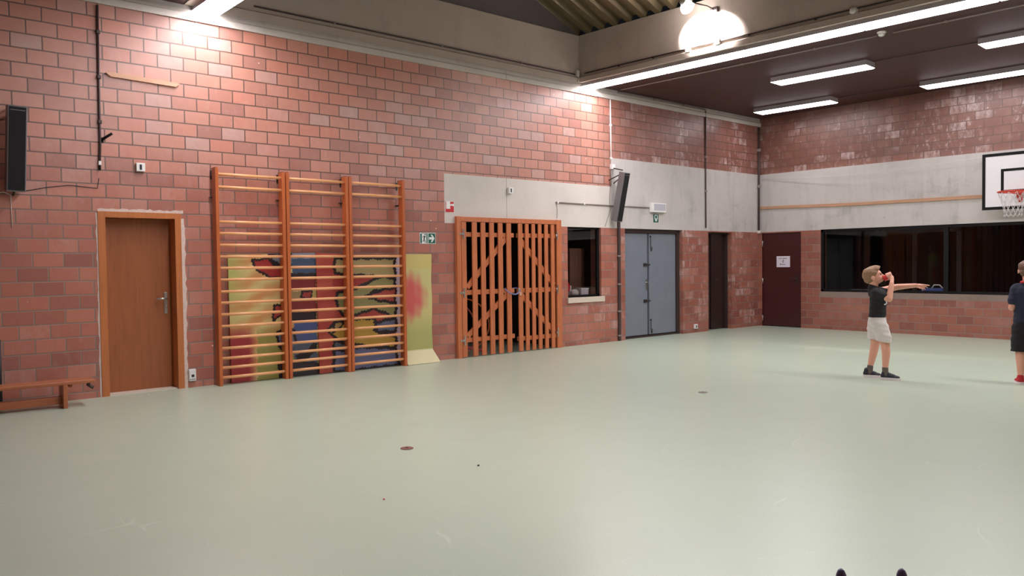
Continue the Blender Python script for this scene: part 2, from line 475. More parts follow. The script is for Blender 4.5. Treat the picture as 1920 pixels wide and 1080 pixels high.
# precast ledge on top of the block wall
mb = MB()
mb.prism([(XW, 0, 4.42), (XW, -.03, 4.42), (XW, -.03, 4.495), (XW, -.012, 4.512), (XW, -.012, 4.545), (XW, 0, 4.545)], (XC-XW, 0, 0))
struct(mb.build('trim_1', 'conc_panel'))
# gables + corrugated roof
XM = (XL+XB)/2; ZR = ZB1 + (XB-XM)*.40
mb = MB(); mb.prism([(XL-.2, .02, ZB1), (XB+.4, .02, ZB1), (XB+.3, .02, ZB1+.02), (XM, .02, ZR+.1), (XL-.2, .02, ZB1+.02)], (0, .12, 0))
struct(mb.build('wall_gable', 'gable'))
def roof(x0, x1, name, mats):
    mb = MB(); pitch = .292; ys = []
    prof = [(0, 0), (.10, 0), (.125, .05), (.225, .05), (.25, 0)]
    k = 0; y = .10
    pts = []
    while y > YS-.2:
        for dy, dz in ((0, 0), (.075, 0), (.115, .085), (.225, .085), (.265, 0)): pts.append((y-dy, dz))
        y -= pitch
    vs = []
    for (yy, dz) in pts:
        xa = shx(x0, yy) if x0 > XM else x0
        vs.append((xa, yy, ZB1+.005+dz)); vs.append((x1, yy, ZB1+.005+abs(x1-x0)*.40+dz))
    n = len(pts)
    for (yy, dz) in pts:
        xa = shx(x0, yy) if x0 > XM else x0
        vs.append((xa, yy, ZB1+.03+dz)); vs.append((x1, yy, ZB1+.03+abs(x1-x0)*.40+dz))
    fs = [(2*i, 2*i+1, 2*i+3, 2*i+2) for i in range(n-1)]+[(2*n+2*i, 2*n+2*i+2, 2*n+2*i+3, 2*n+2*i+1) for i in range(n-1)]
    mb.add(vs, fs)
    return struct(mb.build(name, mats))
roof(XB+.02, XM, 'roof_east', 'corr'); roof(XL-.02, XM, 'roof_west', 'corr')

# ------------------------------------------------------------------ store rooms and dark rooms behind the openings
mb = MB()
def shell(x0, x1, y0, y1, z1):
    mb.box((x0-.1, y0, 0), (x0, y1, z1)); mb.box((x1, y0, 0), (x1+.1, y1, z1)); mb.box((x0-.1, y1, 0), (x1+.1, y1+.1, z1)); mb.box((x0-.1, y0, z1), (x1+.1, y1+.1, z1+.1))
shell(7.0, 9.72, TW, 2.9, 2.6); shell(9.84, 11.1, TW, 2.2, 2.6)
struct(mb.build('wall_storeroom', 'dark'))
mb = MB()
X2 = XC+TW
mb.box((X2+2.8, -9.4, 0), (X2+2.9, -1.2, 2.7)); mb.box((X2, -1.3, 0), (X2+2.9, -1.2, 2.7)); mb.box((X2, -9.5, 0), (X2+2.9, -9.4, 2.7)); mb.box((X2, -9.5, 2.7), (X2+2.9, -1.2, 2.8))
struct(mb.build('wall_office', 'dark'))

# ------------------------------------------------------------------ door 1: brown veneer door on the left
d = struct(thing('door_1', 'brown veneer door in an orange-brown wooden frame with a lever handle', 'door', (2.85, 0, 0)))
x0, x1, z1 = D1[0], D1[1], D1[3]
mb = MB()
mb.box((x0, -.012, 0), (x0+.078, .25, z1)); mb.box((x1-.072, -.012, 0), (x1, .25, z1)); mb.box((x0, -.0125, z1-.06), (x1, .249, z1+.004))
mb.box((x0+.078, .226, 0), (x0+.098, .25, z1-.06)); mb.box((x1-.09, .226, 0), (x1-.072, .25, z1-.06))
mb.build('door_frame', 'doorframe', d)
lf = MB().box((x0+.08, .185, .012), (x1-.074, .225, z1-.064), bev=.002).build('door_leaf', 'door', d)
h = MB(); h.box((3.145, .173, .90), (3.185, .185, 1.16), bev=.004)
h.tube([(3.165, .175, 1.085), (3.165, .13, 1.085), (3.155, .12, 1.085), (3.04, .12, 1.083)], .011, 10)
h.tube([(3.165, .171, .99), (3.165, .155, .99)], .012, 10)
h.build('door_handle', 'steel', lf)
MB().box((x0+.08, .02, 0), (x1-.072, .185, .012)).build('threshold', 'cream', d)
# crumbled plaster down the right edge and across the top of that door
mb = MB(); prev = None; n = 34
for i in range(n+1):
    z = .0 + 2.04*i/n; w = .035+.022*random.random()
    cur = (x1+.001, x1+w, z)
    if prev:
        mb.add([(prev[0], -.004, prev[2]), (prev[1], -.004, prev[2]), (cur[1], -.004, cur[2]), (cur[0], -.004, cur[2]), (prev[0], .002, prev[2]), (prev[1], .002, prev[2]), (cur[1], .002, cur[2]), (cur[0], .002, cur[2])], [(0, 1, 2, 3), (1, 5, 6, 2), (0, 3, 7, 4)])
    prev = cur
prev = None
for i in range(26):
    x = x0+.0+(x1-x0+.03)*i/25; w = .022+.02*random.random(); cur = (x, z1+.005, z1+.005+w)
    if prev: mb.add([(prev[0], -.003, prev[1]), (cur[0], -.003, cur[1]), (cur[0], -.003, cur[2]), (prev[0], -.003, prev[2])], [(0, 1, 2, 3)])
    prev = cur
prev = None
for i in range(30):
    z = 2.08*i/29; w = .012+.014*random.random(); cur = (x0-w, z)
    if prev: mb.add([(prev[0], -.003, prev[1]), (x0, -.003, prev[1]), (x0, -.003, z), (cur[0], -.003, z)], [(0, 1, 2, 3)])
    prev = cur
struct(mb.build('trim_2', 'plaster'))

# ------------------------------------------------------------------ slatted double gate
g = thing('slatted_gate', 'orange wooden slatted double gate in a frame, in front of a dark storeroom', 'gate', (8.535, 0, 0))
mb = MB()
mb.box((7.405, -.05, 0), (7.488, .12, 2.19), bev=.004); mb.box((9.535, -.05, 0), (9.652, .12, 2.19), bev=.004); mb.box((7.488, -.048, 2.113), (9.535, .12, 2.186), bev=.003)
mb.build('gate_frame', 'gatewood', g)
def leaf(slats, rails, braces, nm):
    L = D.objects.new(nm, None); COL.objects.link(L); L.parent = g; L.empty_display_size = .1
    for (a, b) in slats: MB().box((a, -.045, .012), (b, -.021, 2.108), bev=.003).build('slat', 'gatewood', L)
    for (xa, xb, za, zb) in rails: MB().box((xa, -.020, za), (xb, .012, zb), bev=.002).build('rail', 'gaterail', L)
    for (xa, za, xb, zb) in braces:
        dv = Vector((xb-xa, 0, zb-za)).normalized(); nn = Vector((-dv.z, 0, dv.x))*.042
        a = Vector((xa, -.0195, za)); b = Vector((xb, -.0195, zb))
        MB().prism([a-nn, b-nn, b+nn, a+nn], (0, .026, 0)).build('brace', 'gatewood', L)
    return L
SL = [(7.500, 7.592), (7.71, 7.805), (7.885, 7.975), (8.06, 8.152), (8.239, 8.332), (8.417, 8.512)]
SR = [(8.667, 8.758), (8.82, 8.897), (8.966, 9.043), (9.111, 9.189), (9.258, 9.337), (9.406, 9.487)]
La = leaf(SL, [(7.50, 8.59, 1.88, 1.95), (7.50, 8.59, .975, 1.05), (7.50, 8.59, .235, .305)], [(7.62, 1.09, 8.42, 1.86), (7.62, .33, 8.44, .96)], 'gate_leaf')
Lb = leaf(SR, [(8.66, 9.53, 1.88, 1.95), (8.66, 9.53, .97, 1.045), (8.66, 9.53, .18, .25)], [(8.72, 1.86, 9.5, 1.08), (8.72, .96, 9.5, .28)], 'gate_leaf')
for L, xs, xh in ((La, 7.535, 7.47), (Lb, 9.548, 9.560)):
    for z in (1.92, 1.01, .27):
        mb = MB(); mb.box((xs-.011, -.058, z-.075), (xs+.011, -.0455 if L is La else -.0505, z+.075)); mb.box((xh-.02, -.056, z-.014), (xs, -.0505, z+.014)); mb.tube([(xs-.035, -.062, z-.02), (xs-.035, -.062, z+.02)], .009, 8)
        mb.build('hinge', 'steel', L)
MB().box((8.675, -.052, .93), (8.72, -.0455, .985), bev=.002).build('latch_plate', 'stick', Lb)
pts = []
for i in range(28):
    a = 2*PI*i/28; pts.append((8.535+.155*math.cos(a), -.033-.062*math.sin(a), 1.02+.02*math.cos(a*2)-.045*math.sin(a)))
lk = thing('bicycle_lock', 'blue-grey cable lock looped round the gate slats', 'lock', (8.535, -.03, .97))
MB().tube(pts, .011, 8, closed=True).build('cable', 'bluelock', lk)
MB().box((8.625, -.085, .985), (8.66, -.055, 1.05), bev=.006).build('lock_body', 'steel', lk)
# hoops in the store room
def hoop(cx, cy, r, tilt, m, label, rz=0):
    mb = MB(); mb.tube([(r*math.cos(2*PI*i/40), 0, r*math.sin(2*PI*i/40)) for i in range(40)], .013, 8, closed=True)
    o = mb.build('hoop', m, None, origin=(0, 0, -r)); o.location = (cx, cy, .012); o.rotation_euler = (tilt, 0, rz)
    tag(o, label, 'hoop', 'hoops in the storeroom')
hoop(7.98, .55, .42, -.25, 'pink', 'pink plastic hoop standing behind the left leaf of the slatted gate', .2)
hoop(8.18, .80, .44, -.25, 'orangepl', 'orange plastic hoop leaning behind the slatted gate, further back than the pink one', -.5)
o = MB().tube([(7.62, .28, .16), (8.25, .40, .03)], .028, 10).build('foam_roller', 'pink')
tag(o, 'pink roller lying low on the storeroom floor behind the gate', 'roller')
o = MB().tube([(8.02, .62, .02), (7.72, .3, .75)], .012, 8).build('stick', 'orangepl'); tag(o, 'thin orange stick leaning inside the storeroom behind the left gate slats', 'stick')

# ------------------------------------------------------------------ small window beside the gate
w = struct(thing('window_1', 'small dark-framed window between the slatted gate and the grey doors', 'window', (10.27, .1, .86)))
xa, xb, za, zb = SW
mb = MB()
for lo, hi in (((xa, .05, za), (xa+.028, .10, zb)), ((xb-.05, .05, za), (xb, .10, zb)), ((xa, .05, za), (xb, .10, za+.04)), ((xa, .05, zb-.03), (xb, .10, zb))): mb.box(lo, hi)
mb.build('window_frame', 'black', w)
MB().box((xa+.02, .070, za+.03), (xb-.04, .076, zb-.02)).build('window_pane', 'glass', w)
MB().box((9.82, -.035, .75), (10.76, .05, .845), bev=.005).build('window_sill', 'cream', w)
MB().box((xa, .10, za-.03), (xb, .40, za)).build('inner_sill', 'brownwood', w)
c = thing('cardboard_box', 'white box standing inside the small window, right of the red bag', 'box', (10.43, .24, za))
MB().box((10.34, .16, za), (10.53, .32, za+.15), bev=.004).build('carton', 'paper', c)
MB().box((10.335, .155, za+.13), (10.535, .325, za+.152)).build('lid', 'white', c)
o = MB().box((10.08, .305, za), (10.24, .39, za+.20), bev=.004).build('paper_pack', 'white'); tag(o, 'white paper pack behind the red bag on the window ledge', 'pack')
b_ = thing('bag', 'red bag slumped at the left end of the small window ledge', 'bag', (9.99, .22, za))
mb = MB(); mb.sphere((9.99, .24, za+.17), (.13, .09, .13)); mb.build('bag_body', 'red', b_)
MB().box((9.90, .17, za), (10.10, .30, za+.10), bev=.01).build('bag_base', 'greymetal', b_)
o = MB().sphere((10.24, .23, za+.07), (.09, .06, .07)).build('cloth_bundle', 'shorts'); tag(o, 'grey cloth bundle left of the white box inside the small window', 'cloth')
o = MB().box((10.36, .46, 0), (10.74, .95, 1.72), bev=.01).build('locker', 'brownwood'); tag(o, 'brown cupboard standing inside the room behind the small window', 'cupboard')

# ------------------------------------------------------------------ door 2: grey steel double door
d = struct(thing('door_2', 'grey steel double door in a dark brown frame under the emergency light', 'door', (12.2, .1, 0)))
xa, xb, _, zt = GD
mb = MB(); mb.box((xa, .08, 0), (xa+.07, .2, zt)); mb.box((xb-.09, .08, 0), (xb, .2, zt)); mb.box((xa, .081, zt-.075), (xb, .2, zt)); mb.box((xa, .16, 0), (xb, .2, zt)); mb.box((xa, .09, 0), (xb, .16, .03))
mb.build('door_frame', 'brownframe', d)
l1 = MB().box((xa+.072, .115, .045), (12.135, .158, zt-.08), bev=.003).build('door_leaf', 'greydoor', d)
l2 = MB().box((12.185, .110, .045), (xb-.095, .155, zt-.08), bev=.003).build('door_leaf', 'greydoor', d)
for z in (1.40, .70):
    mb = MB(); mb.box((12.015, .085, z-.03), (12.09, .114, z+.03), bev=.004); mb.box((12.06, .09, z-.012), (12.20, .104, z+.012)); mb.build('bolt', 'darksteel', l1)
mb = MB(); mb.box((12.085, .10, .92), (12.115, .114, 1.12)); mb.tube([(12.10, .108, 1.06), (12.10, .07, 1.06), (12.02, .07, 1.06)], .01, 8); mb.build('door_handle', 'steel', l1)
for za_, zb_ in ((1.66, 1.96), (.06, .34)):
    mb = MB(); mb.tube([(12.225, .10, zb_), (12.225, .10, za_+.06), (12.24, .098, za_), (12.26, .10, za_+.02), (12.262, .10, za_+.09)], .007, 6); mb.box((12.205, .10, zb_-.03), (12.245, .11, zb_)); mb.build('flush_bolt', 'darksteel', l2)

# door 3: narrow dark door
d = struct(thing('door_3', 'narrow dark brown door between the grey doors and the room corner', 'door', (14.4, .1, 0)))
xa, xb, _, zt = DD
mb = MB(); mb.box((xa, .1, 0), (xa+.03, .22, zt)); mb.box((xb-.03, .1, 0), (xb, .22, zt)); mb.box((xa, .1, zt-.03), (xb, .22, zt)); mb.build('door_frame', 'brownframe', d)
MB().box((xa+.03, .19, .01), (14.28, .22, zt-.03)).build('side_panel', 'curtain', d)
l = MB().box((14.29, .165, .012), (xb-.032, .20, zt-.035), bev=.003).build('door_leaf', 'darkdoor', d)
mb = MB(); mb.box((14.33, .158, .95), (14.36, .165, 1.15)); mb.tube([(14.345, .16, 1.07), (14.345, .12, 1.07), (14.45, .12, 1.07)], .009, 8); mb.build('door_handle', 'darksteel', l)

# door 4: maroon door in the end wall
d = struct(thing('door_4', 'dark maroon door in the end wall beside the corner, with a paper notice on it', 'door', (XC, -.52, 0)))
ya, yb, _, zt = BD
mb = MB(); mb.box((XC+.0, ya, 0), (XC+.12, ya+.02, zt)); mb.box((XC, yb-.02, 0), (XC+.12, yb, zt)); mb.box((XC, ya, zt-.015), (XC+.12, yb, zt)); mb.build('door_frame', 'maroondoor', d)
l = MB().box((XC+.012, ya+.022, .015), (XC+.055, yb-.022, zt-.018), bev=.002).build('door_leaf', 'maroondoor', d)
for z in (1.83, 1.0, .17):
    MB().tube([(XC-.004, yb-.015, z-.06), (XC-.004, yb-.015, z+.06)], .012, 8).build('hinge', 'steel', d)
mb = MB(); mb.box((XC+.004, ya+.07, .95), (XC+.012, ya+.11, 1.13)); mb.tube([(XC+.008, ya+.09, 1.05), (XC-.035, ya+.09, 1.05), (XC-.035, ya+.19, 1.05)], .009, 8); mb.build('door_handle', 'darksteel', l)
p = thing('paper_notice', 'white paper notice with a small figure taped to the maroon door', 'notice', (XC+.009, -.56, 1.305))
MB().box((XC+.0085, -.722, 1.305), (XC+.0110, -.402, 1.545)).build('sheet', 'paper', p)
mb = MB()
xx = XC+.0078
mb.add([(xx, -.45, 1.498), (xx, -.53, 1.498), (xx, -.53, 1.488), (xx, -.45, 1.488)], [(0, 1, 2, 3)])
mb.build('printed_line', 'ink', p); mb = MB()
mb.add([(xx, -.545, 1.50), (xx, -.65, 1.50), (xx, -.65, 1.489), (xx, -.545, 1.489)], [(0, 1, 2, 3)])
mb.build('printed_line', 'ink', p); mb = MB()
for k in range(9): mb.add([(xx, -.495-.013*k, 1.372), (xx, -.504-.013*k, 1.372), (xx, -.504-.013*k, 1.356+.006*(k % 2)), (xx, -.495-.013*k, 1.356)], [(0, 1, 2, 3)])
mb.add([(xx, -.485, 1.385), (xx, -.500, 1.385), (xx, -.500, 1.355), (xx, -.485, 1.355)], [(0, 1, 2, 3)])
mb.build('printed_word', 'ink', p)
mb = MB()
def stroke(mbx, pts, wd, f):
    for (a, b) in zip(pts[:-1], pts[1:]):
        dx, dz = b[0]-a[0], b[1]-a[1]; L = math.hypot(dx, dz); nx, nz = -dz/L*wd/2, dx/L*wd/2
        mbx.add([f(a[0]-nx, a[1]-nz), f(b[0]-nx, b[1]-nz), f(b[0]+nx, b[1]+nz), f(a[0]+nx, a[1]+nz)], [(0, 1, 2, 3)])
fig = lambda a, b: (xx-.0004, -.555-a, 1.41+b)
stroke(mb, [(.01, .045), (-.002, .015)], .012, fig); stroke(mb, [(-.002, .018), (-.014, -.01)], .009, fig); stroke(mb, [(-.002, .018), (.010, .0), (.012, -.012)], .008, fig); stroke(mb, [(-.014, .035), (.012, .04), (.02, .025)], .006, fig)
mb.add([fig(.014+.008*math.cos(k*PI/4), .056+.008*math.sin(k*PI/4)) for k in range(8)], [tuple(range(8))])
mb.build('figure_symbol', 'ink', p)

# ------------------------------------------------------------------ long dark window in the end wall
w = struct(thing('window_2', 'long dark window in a black frame in the end wall', 'window', (XC+.08, -5, .8)))
ya, yb, za, zb = BW
mb = MB()
mb.box((XC+.03, ya, zb-.055), (XC+.11, yb, zb)); mb.box((XC+.03, ya, za), (XC+.11, yb, za+.05)); mb.box((XC+.03, yb-.05, za), (XC+.11, yb, zb)); mb.box((XC+.03, ya, za), (XC+.11, ya+.05, zb))
for y in (-3.885, -6.35): mb.box((XC+.035, y-.04, za), (XC+.10, y+.04, zb))
mb.build('window_frame', 'black', w)
for a, b in ((-3.845, yb-.05), (-6.31, -3.925), (ya+.05, -6.39)):
    MB().box((XC+.06, a, za+.05), (XC+.068, b, zb-.055)).build('window_pane', 'glass', w)
MB().box((XC+.11, ya, za-.04), (XC+.42, yb, za)).build('inner_sill', 'darkdoor', w)
# what stands in the dark room behind it
XI = X2+2.78
d = struct(thing('door_5', 'interior door frame seen faintly through the long window', 'door', (XI, -2.55, 0)))
mb = MB(); mb.box((XI-.05, -2.16, 0), (XI, -2.06, 2.1)); mb.box((XI-.05, -3.1, 0), (XI, -3.0, 2.1)); mb.box((XI-.05, -3.1, 2.05), (XI, -2.06, 2.15)); mb.build('door_frame', 'greymetal', d)
MB().box((XI-.02, -3.0, 0), (XI, -2.16, 2.05)).build('door_leaf', 'black', d)
mb = MB(); y = -3.3
while y > -5.9:
    mb.box((XI-.06, y-.085, .05), (XI-.02, y, 2.2)); y -= .11
o = mb.build('slat_curtain', 'curtain'); tag(o, 'dark brown slatted curtain hanging in the room behind the long window', 'curtain')
o = MB().box((XC+.20, -2.30, .79), (XC+.38, -1.93, .835), bev=.004).build('paper_stack', 'paper'); tag(o, 'white paper stack lying on the ledge at the left end of the long window', 'papers')
o = thing('folded_bag', 'blue bag lying on the long window ledge beyond the pointing hand', 'bag', (XC+.26, -3.62, .79))
mb = MB(); mb.box((XC+.16, -3.80, .79), (XC+.36, -3.38, .89), bev=.03); mb.build('bag_body', 'blue', o)
MB().tube([(XC+.24, -3.76, .885), (XC+.24, -3.70, .95), (XC+.24, -3.60, .95), (XC+.24, -3.56, .885)], .012, 8).build('bag_handle', 'white', o)
o = MB().box((XC+.15, -5.0, .79), (XC+.34, -3.98, .825), bev=.01).build('folded_cloth', 'blue'); tag(o, 'flat blue cloth on the long window ledge right of the mullion', 'cloth')

# ------------------------------------------------------------------ wall bars
ZR_ = [2.585, 2.43, 2.006, 1.865, 1.722, 1.58, 1.44, 1.298, 1.152, 1.015, .872, .728, .587, .457, .334, .218, .098]
def wall_bars():
    t = thing('wall_bars', 'leftmost of the three wooden wall bar units, beside the brown door', 'wall bars', (0, 0, 0), 'wooden wall bars on the brick wall')
    W = .905
    for k in (0, 1):
        xa = .003 if k == 0 else W-.045
        up = MB().box((xa, -.19, 0), (xa+.042, -.075, 2.66), bev=.005).build('upright', 'upright', t, world=False)
        mb = MB(); xb = xa+.021
        mb.box((xb-.012, -.075, 2.58), (xb+.012, -.001, 2.588)); mb.box((xb-.012, -.006, 2.53), (xb+.012, -.001, 2.64)); mb.box((xb-.012, -.18, 2.66), (xb+.012, -.05, 2.666)); mb.box((xb-.012, -.056, 2.588), (xb+.012, -.050, 2.666))
        mb.build('wall_bracket', 'darksteel', up, world=False); mb = MB()
        mb.box((xb-.01, -.076, 2.30), (xb+.01, -.001, 2.318)); mb.tube([(xb-.03, -.006, 2.309), (xb-.03, -.10, 2.309)], .006, 6)
        mb.build('wall_bracket', 'darksteel', up, world=False)
    for z in ZR_:
        MB().tube([(.045, -.150, z), (W-.045, -.150, z)], .0185, 12).build('rung', 'rung', t, world=False)
    return t
wb = wall_bars(); wb.location = (3.655, 0, 0)
bpy.context.view_layer.update()
dup(wb, (4.568, 0, 0), 'middle one of the three wooden wall bar units')
dup(wb, (5.478, 0, 0), 'rightmost of the three wooden wall bar units, next to the yellow-green board')

# ------------------------------------------------------------------ spray-painted boards behind the wall bars
def inpoly(x, y, P):
    r = False; j = len(P)-1
    for i in range(len(P)):
        if (P[i][1] > y) != (P[j][1] > y) and x < (P[j][0]-P[i][0])*(y-P[i][1])/(P[j][1]-P[i][1])+P[i][0]: r = not r
        j = i
    return r
def dseg(x, y, P):
    best = 1e9
    for i in range(len(P)):
        (ax, ay), (bx, by) = P[i], P[(i+1) % len(P)]
        dx, dy = bx-ax, by-ay; L = dx*dx+dy*dy
        t = max(0, min(1, ((x-ax)*dx+(y-ay)*dy)/L)) if L else 0
        best = min(best, math.hypot(x-ax-t*dx, y-ay-t*dy))
    return best
def mixc(a, b, t): return tuple(a[i]+(b[i]-a[i])*t for i in range(3))
OUT = (38, 30, 36)
SHA = [([(280, 110), (400, 95), (450, 140), (515, 180), (515, 245), (400, 235), (320, 180)], (186, 48, 46), 9),
       ([(405, 60), (590, 60), (590, 150), (500, 150), (430, 110)], (120, 128, 138), 8),
       ([(585, 40), (775, 40), (775, 232), (585, 232)], (66, 92, 128), 0),
       ([(585, 40), (775, 40), (775, 92), (585, 92)], (150, 150, 172), 0),
       ([(500, 205), (775, 205), (775, 240), (500, 250)], OUT, 0),
       ([(515, 245), (775, 240), (775, 335), (515, 335)], (140, 40, 40), 0),
       ([(545, 340), (655, 340), (655, 400), (545, 400)], (170, 142, 92), 0),
       ([(655, 340), (735, 340), (735, 395), (655, 395)], (180, 56, 52), 9),
       ([(738, 340), (772, 340), (772, 395), (738, 395)], (190, 170, 90), 0),
       ([(440, 450), (530, 450), (530, 510), (440, 565)], (184, 66, 58), 8),
       ([(545, 400), (775, 400), (775, 500), (545, 500)], (142, 42, 42), 0),
       ([(520, 500), (775, 500), (775, 570), (520, 590)], OUT, 0),
       ([(590, 575), (775, 575), (775, 735), (590, 735)], (72, 92, 150), 0),
       ([(465, 660), (530, 625), (600, 640), (600, 790), (500, 780), (470, 740)], (110, 118, 142), 10),
       ([(590, 735), (775, 735), (775, 890), (590, 890)], (84, 98, 122), 0),
       ([(600, 830), (690, 800), (745, 740), (775, 740), (775, 800), (700, 850), (620, 870)], OUT, 0),
       ([(480, 900), (600, 880), (790, 895), (790, 1010), (480, 1010)], (58, 52, 60), 8)]
SHB = [([(900, 100), (1360, 100), (1360, 285), (1180, 235), (900, 215)], (178, 162, 104), 11),
       ([(890, 255), (1170, 250), (1100, 300), (980, 345), (890, 350)], (176, 54, 48), 0),
       ([(915, 360), (1000, 340), (1110, 305), (1240, 240), (1362, 250), (1362, 330), (1200, 345), (1130, 385), (1230, 420), (1362, 438), (1362, 545), (1180, 480), (1080, 522), (970, 535), (915, 480)], (150, 148, 90), 11),
       ([(1150, 383), (1260, 340), (1362, 325), (1362, 432), (1240, 420)], (190, 74, 62), 8),
       ([(850, 640), (905, 565), (1010, 560), (1195, 555), (1195, 650), (1360, 690), (1360, 775), (1150, 770), (920, 725)], (196, 158, 56), 11),
       ([(890, 590), (960, 575), (930, 640), (890, 660)], (176, 150, 86), 7),
       ([(1190, 590), (1362, 550), (1362, 655), (1220, 655)], (96, 108, 142), 11),
       ([(890, 775), (1150, 775), (1362, 780), (1362, 860), (1395, 905), (890, 965)], (108, 116, 160), 11),
       ([(890, 730), (1050, 760), (1000, 800), (890, 800)], (90, 100, 118), 8)]
def paintA(x, y):
    d = (y + .45*x)/58.0
    st = .5+.5*math.sin(d*2.2+.6*math.sin(x*.02))
    c = mixc((210, 196, 126), (206, 146, 84), st)
    if x < 260: c = mixc(c, (170, 190, 96), max(0, 1-(x-112)/150)*(.8 if y < 420 else .3))
    if y > 600:
        t = min(1, (y-600)/90)
        if x < 320: c = mixc(c, (164, 48, 52), t*max(0, min(1, (320-x)/60)))
        else: c = mixc(c, (140, 146, 66), t*.8)
    c = tuple(min(255, v*1.1) for v in c)
    for P, col, o in SHA:
        if inpoly(x, y, P): c = col
        if o and dseg(x, y, P) < o: c = OUT
    return c
def paintB(x, y):
    st = .5+.5*math.sin(y*.03+x*.01)
    c = mixc((202, 82, 64), (186, 58, 50), st)
    if x > 1366: c = (196, 178, 196)
    elif x > 900 and y > 90: c = mixc(c, (176, 60, 52), .6)
    for P, col, o in SHB:
        if inpoly(x, y, P): c = col
        if o and dseg(x, y, P) < o: c = OUT
    return c
def painted(name, P00, P10, P01, P11, crop, fn, nx, nz, label, thick=.02):
    # P00 bottom-left ... P11 top-right on the front face
    me = D.meshes.new(name); vs = []; fs = []; cols = []
    P00, P10, P01, P11 = map(Vector, (P00, P10, P01, P11))
    for j in range(nz+1):
        for i in range(nx+1):
            a, b = i/nx, j/nz
            vs.append((P00*(1-a)+P10*a)*(1-b)+(P01*(1-a)+P11*a)*b)
            (bl, br, tl, tr) = crop
            cx = (bl[0]*(1-a)+br[0]*a)*(1-b)+(tl[0]*(1-a)+tr[0]*a)*b
            cy = (bl[1]*(1-a)+br[1]*a)*(1-b)+(tl[1]*(1-a)+tr[1]*a)*b
            q_ = fn(cx+5*math.sin(cy*.05)+3*math.sin(cy*.23+cx*.11), cy+4*math.sin(cx*.07)+2.5*math.sin(cx*.27+1)); gq = sum(q_)/3; q_ = [min(255, v*.84+(gq+14)*.16) for v in q_]; cols.append((*lin(q_), 1))
    n1 = nx+1
    for j in range(nz):
        for i in range(nx): fs.append((j*n1+i, j*n1+i+1, (j+1)*n1+i+1, (j+1)*n1+i))
    rim = [i for i in range(n1)]+[j*n1+nx for j in range(1, nz+1)]+[nz*n1+i for i in range(nx-1, -1, -1)]+[j*n1 for j in range(nz-1, 0, -1)]
    k0 = len(vs)
    for r in rim: vs.append(vs[r]+Vector((0, thick, 0))); cols.append((.3, .2, .12, 1))
    L = len(rim)
    for q in range(L): fs.append((rim[q], k0+q, k0+(q+1) % L, rim[(q+1) % L]))
    fs.append(tuple(k0+q for q in range(L)))
    org = (P00+P10)/2
    me.from_pydata([tuple(v-org) for v in vs], [], fs)
    ca = me.color_attributes.new('Col', 'FLOAT_COLOR', 'POINT')
    for i, c in enumerate(cols): ca.data[i].color = c
    me.materials.append(M['graf'])
    o = D.objects.new(name, me); o.location = org; COL.objects.link(o)
    return tag(o, label, 'painted board')
painted('graffiti_board', (3.86, -.050, .005), (5.05, -.050, .005), (3.853, -.030, 1.605), (5.043, -.030, 1.63), ((140, 1030), (785, 975), (112, 70), (768, 50)), paintA, 150, 200,
        'yellow, red and blue spray-painted board behind the left and middle wall bars')
painted('graffiti_board', (5.052, -.074, .005), (6.365, -.060, .005), (5.040, -.054, 1.635), (6.367, -.035, 1.565), ((790, 975), (1405, 905), (768, 55), (1398, 95)), paintB, 165, 200,
        'red-orange and khaki spray-painted board behind the middle and right wall bars')
def paintC(x, y):   # x 0..1, z metres
    c = mixc((208, 190, 120), (200, 192, 128), min(1, max(0, y)))
    if y < .75: c = mixc((176, 176, 110), c, max(0, (y-.45)/.3))
    dx = (x-.18)/.62; dz = (y-.98)/.36
    r = dx*dx+dz*dz; wob = .25*math.sin(x*24)+.15*math.sin(y*31+x*9)
    t = max(0, min(1, 1.25-r+wob*.5))
    c = mixc(c, (206, 76, 84), t*.85)
    if y > 1.40: c = (204, 188, 116)
    return c
mb_v, mb_f, cl = [], [], []
nx, nz = 26, 90
prof = [(0.005, -.175), (.20, -.028)]
for j in range(nz+1):
    z = 1.606*j/nz
    y = -.178+(z/.19)*.150 if z < .19 else -.028
    for i in range(nx+1):
        a = i/nx; xr = 6.40+(6.935+(.04*(1-z/.19) if z < .19 else .006*math.sin(z*9))-6.40)*a
        mb_v.append(Vector((xr, y, z+.004)))
        cl.append((*lin((206, 198, 150) if z < .19 else paintC(a, z)), 1))
for j in range(nz):
    for i in range(nx): q = j*(nx+1)+i; mb_f.append((q, q+1, q+nx+2, q+nx+1))
k = len(mb_v); mb_v += [v+Vector((0, .022, .002)) for v in mb_v]; cl += [(.4, .35, .2, 1)]*k
mb_f += [tuple(k+i for i in f[::-1]) for f in mb_f]
for j in range(nz):
    for q in (j*(nx+1), j*(nx+1)+nx): mb_f.append((q, q+nx+1, k+q+nx+1, k+q))
for i in range(nx):
    for q in (i, nz*(nx+1)+i): mb_f.append((q, q+1, k+q+1, k+q))
me = D.meshes.new('painted_board'); org = Vector((6.66, -.03, 0)); me.from_pydata([tuple(v-org) for v in mb_v], [], mb_f)
ca = me.color_attributes.new('Col', 'FLOAT_COLOR', 'POINT')
for i, c in enumerate(cl): ca.data[i].color = c
me.materials.append(M['graf']); o = D.objects.new('bent_board', me); o.location = org; COL.objects.link(o)
tag(o, 'yellow-green board with a red smudge and a bent foot, right of the wall bars', 'painted board')

